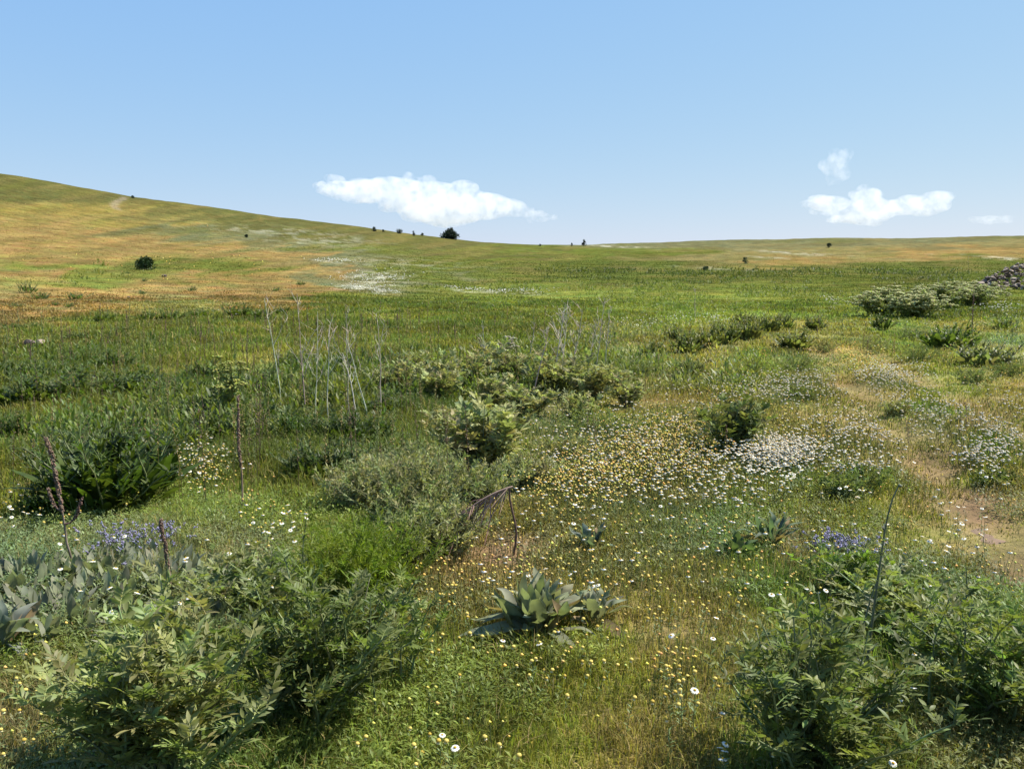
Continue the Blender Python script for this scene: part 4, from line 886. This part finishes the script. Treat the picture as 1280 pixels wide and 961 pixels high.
BL_Y = [(1075, 458, 34, 16, 20), (840, 570, 80, 40, 60), (770, 600, 70, 35, 40), (700, 620, 50, 30, 18), (580, 735, 90, 24, 34), (700, 715, 90, 24, 24), (845, 862, 45, 24, 22), (330, 645, 40, 30, 14), (60, 640, 60, 20, 10), (680, 830, 110, 40, 24), (800, 760, 110, 50, 30), (930, 760, 60, 50, 12),
        (530, 780, 60, 50, 14), (40, 880, 50, 60, 14), (560, 930, 120, 30, 12), (1000, 560, 60, 50, 12), (890, 540, 60, 30, 20), (260, 600, 30, 25, 8), (900, 690, 90, 50, 14), (100, 620, 50, 20, 6), (970, 930, 50, 30, 6)]
MARKS = [(975, 582, 'in the dense white patch beside the dark spiny thistle'), (1000, 488, 'left of the far wheel ruts'), (1105, 474, 'between the two wheel ruts'), (1200, 530, 'along the right-hand wheel rut'), (1080, 556, 'left of the middle of the near rut'), (1200, 640, 'beside the bare soil at the right edge'),
         (330, 655, 'behind the dark shady foreground bush'), (30, 640, 'at the left edge by the tallest dead spike'), (170, 730, 'among the grey sage mats'), (680, 760, 'around the big grey mullein rosette'), (820, 575, 'in the broad yellow drift right of centre'), (720, 610, 'right of the fallen dead branch'),
         (240, 592, 'below the dark docks on the left'), (1060, 880, 'around the right foreground bush'), (845, 862, 'in the bright cluster right of the lower middle'), (40, 880, 'in the dry grass at the lower left corner'), (560, 925, 'in the short grass at the bottom middle'), (920, 740, 'in the dry grass left of the bending stem'), (560, 745, 'left of the big mullein rosette')]
def mark(u, v):
    return min(MARKS, key=lambda m: ((m[0] - u) / 1.6) ** 2 + (m[1] - v) ** 2)[2]
def flowers():
    rng = R(600)
    for kind, BL, nm, desc, cat in (('white', BL_W, 'white_daisy', 'white-petalled yellow-eyed daisy', 'daisy'), ('yellow', BL_Y, 'yellow_daisy', 'yellow button-headed daisy', 'daisy')):
        protos = []; meshes = []
        for i in range(6):
            ms, mp, md = daisy_parts(R(610 + i + (50 if kind == 'yellow' else 0)), kind)
            meshes.append((ms.mesh('stem', M_STEM), mp.mesh('petals', M_PETAL), md.mesh('flower_disc', M_PETAL)))
        pts = []
        for (u, v, su, sv, n) in BL:
            for _ in range(n): pts.append((u + su * .6 * rng.normal(), v + sv * .6 * rng.normal()))
        pts = [q for q in pts if -5 < q[0] < 1285 and q[1] < 985]
        far = []
        pts.sort(key=lambda q: -q[1])
        # nearest ones as single flowers; heads stand above the sward, so the foot is a little nearer
        single, rest = pts[:296], pts[296:]
        for k, (u, v) in enumerate(single):
            p = at(u, v + 0.0); hh = (.09 + .12 * rng.random()) * (1.0 if kind == 'white' else .8)
            dd = math.hypot(p[0], p[1]); fct = 1 - hh / CAMZ; p = np.array([p[0] * fct, p[1] * fct, 0]); p[2] = float(terrain(p[0], p[1]))
            s = hh / .2; hs = (.85 + .4 * rng.random()) * (.82 if kind == 'white' else .72)
            M = meshes[k % 6]; wh = mark(u, v)
            o = empty(nm, p, desc + ' ' + wh, cat, '%s daisies %s' % (kind, wh), rng.random() * 6.28)
            for me in M:
                c = bpy.data.objects.new(me.name.split('.')[0], me); scene.collection.objects.link(c); c.parent = o
                if me.name.startswith('stem'): c.scale = (s, s, s)
                else:
                    c.scale = (hs, hs, hs); top = np.array(M[0].vertices[16].co)   # head rides on the stem's tip
                    tp = STEM_TOP[kind][k % 6]; c.location = tuple(tp * s - tp * hs)
        far = rest
        # the countless rest
        m = MB(); q = list(far)
        for (u, v, su, sv, n) in BL:
            mult = (16 if kind == 'white' else 24) if v < 640 else (.3 if kind == 'white' else 1.6)
            for _ in range(int(n * mult)): q.append((u + su * .6 * rng.normal(), v + sv * .6 * rng.normal()))
        for _ in range(1000 if kind == 'yellow' else 300): q.append((560 + 720 * rng.random(), 440 + 330 * rng.random() ** 1.2))
        dr = [(470, 349, 32, 7, 160), (455, 361, 24, 3, 90), (478, 367, 14, 2, 50), (420, 327, 20, 2, 60), (640, 366, 34, 2.2, 120), (585, 364, 14, 1.5, 30), (565, 362, 8, 2, 20), (850, 408, 50, 7, 90), (790, 412, 30, 6, 60), (895, 402, 24, 4, 40), (1250, 386, 20, 4, 60), (1040, 378, 10, 2, 20), (300, 395, 30, 8, 14), (440, 485, 10, 3, 14)] if kind == 'white' else \
             [(1075, 455, 40, 14, 130), (200, 340, 120, 25, 60), (760, 420, 30, 8, 40), (890, 460, 60, 20, 60), (1180, 455, 40, 12, 40)]
        for (u, v, su, sv, n) in dr:
            for _ in range(n): q.append((u + su * .7 * rng.normal(), v + sv * .7 * rng.normal()))
        # keep them on the ground: transform to ground points on a table (fast), not ray by ray
        P = at_many(q); d = np.hypot(P[:, 0], P[:, 1]); ok = (d < 500) & (rut_dist(P[:, 0], P[:, 1]) > .12); P, d = P[ok], d[ok]
        z = terrain(P[:, 0], P[:, 1]); hh = (.07 + .11 * rng.random(len(P))) + .0008 * d; r = np.maximum(.0135 if kind == 'white' else .0075, np.where(d > 45, .00075, .00075) * d) * (.8 + .5 * rng.random(len(P)))
        P = np.stack([P[:, 0], P[:, 1], z + hh], 1); nearm = d < 14
        n = nearm.sum(); m.tubes(np.stack([P[nearm] - np.stack([rng.normal(0, .015, n), rng.normal(0, .015, n), hh[nearm]], 1), P[nearm]], 1), .0012, jit((.10, .14, .05), n, rng), 3)
        if kind == 'white':
            m.knobs(P, r, jit(WHITE, len(P), rng, .08, .03), .45); w = d < 14; m.knobs(P[w] + [0, 0, .001] + np.array([0, 0, .45]) * (r[w] * .5)[:, None], r[w] * .42, (.6, .36, .02), .8)
        else: m.knobs(P, r, jit(YEL, len(P), rng, .3, .2), .8)
        tag(m.build('%s_daisies' % kind, M_PETAL), kind='stuff')
STEM_TOP = {}
for _k, _o in (('white', 0), ('yellow', 50)):
    STEM_TOP[_k] = []
    for _i in range(6):
        _r = R(610 + _i + _o); _r.normal(0, .25); _r.normal(0, .25); STEM_TOP[_k].append(np.array([_r.normal(0, .03), _r.normal(0, .03), .2]))
flowers()

# ------------------------------------------------------------------ clouds: real volumes, far beyond the hills
def cloud_mat(name, dens, scale):
    m = bpy.data.materials.new(name); m.use_nodes = True; n, l = m.node_tree.nodes, m.node_tree.links; n.remove(n['Principled BSDF'])
    v = n.new('ShaderNodeVolumePrincipled'); v.inputs['Color'].default_value = (.93, .93, .94, 1); v.inputs['Anisotropy'].default_value = .2
    g = n.new('ShaderNodeNewGeometry'); t = n.new('ShaderNodeTexNoise'); t.inputs['Scale'].default_value = scale; t.inputs['Detail'].default_value = 6; t.inputs['Roughness'].default_value = .62
    l.new(g.outputs['Position'], t.inputs['Vector']); r = n.new('ShaderNodeMapRange'); r.inputs[1].default_value = .43; r.inputs[2].default_value = .70; r.inputs[3].default_value = 0; r.inputs[4].default_value = dens
    l.new(t.outputs[0], r.inputs[0]); l.new(r.outputs[0], v.inputs['Density']); l.new(v.outputs[0], n['Material Output'].inputs['Volume']); return m
M_CLOUD = cloud_mat('cloud vapour', .022, .030); M_CLOUD2 = cloud_mat('thin cloud vapour', .012, .034)
def cloud(lumps, label, mat, seed):
    """lumps: (u, v, ru, rv) of the billows, built as a merged body 3 km away"""
    import bmesh
    rng = R(seed); D = 3000.0; bm = bmesh.new(); big = max(l[2] for l in lumps)
    d0 = pix_dir(lumps[0][0], lumps[0][1]); d0 = d0 / math.hypot(d0[0], d0[1]) * D; c0 = np.array([d0[0], d0[1], CAMZ + d0[2]]); rt = nrm(np.array([d0[1], -d0[0], 0])); fw = nrm(np.array([d0[0], d0[1], 0]))
    s = D / F
    for (u, v, ru, rv) in lumps:
        for k in range(15):
            a = rng.random() * 6.283; q = math.sqrt(rng.random()) * (.95 if k else 0); f = .85 if k == 0 else .20 + .32 * rng.random()
            c = rt * ((u + ru * q * math.cos(a) - lumps[0][0]) * s) + fw * (rng.normal(0, .3) * ru * s) + np.array([0, 0, (lumps[0][1] - v - rv * q * math.sin(a)) * s])
            M = bmesh.ops.create_icosphere(bm, subdivisions=3, radius=1)
            for vt in M['verts']: e = np.array(vt.co); vt.co = Vector(c + (rt * e[0] * ru + fw * e[1] * (ru * .6 + rv * .4) + np.array([0, 0, 1]) * e[2] * rv) * s * f)
    me = bpy.data.meshes.new('cloud'); bm.to_mesh(me); bm.free(); me.materials.append(mat)
    o = bpy.data.objects.new('cloud', me); scene.collection.objects.link(o); o.location = c0
    rm = o.modifiers.new('merge', 'REMESH'); rm.mode = 'VOXEL'; rm.voxel_size = 7.0
    tag(o, label, 'cloud')
cloud([(540, 252, 60, 30), (470, 242, 50, 17), (425, 236, 24, 11), (600, 258, 48, 20), (515, 236, 26, 18), (575, 244, 26, 16), (560, 268, 48, 18), (640, 262, 24, 9)], 'long white cloud low over the ridge above the largest round tree', M_CLOUD, 700)
cloud([(672, 271, 22, 7)], 'small thin wisp at the right tip of the long cloud', M_CLOUD2, 701)
cloud([(1090, 262, 36, 16), (1045, 256, 28, 11), (1140, 260, 38, 12), (1085, 246, 18, 12), (1080, 272, 36, 8)], 'white puffy cloud low over the right-hand ridge', M_CLOUD, 702)
cloud([(1048, 204, 18, 15), (1042, 222, 8, 8)], 'small puff floating above the right-hand cloud', M_CLOUD2, 703)
cloud([(1238, 275, 22, 5)], 'thin flat cloud near the right edge of the sky', M_CLOUD2, 704)
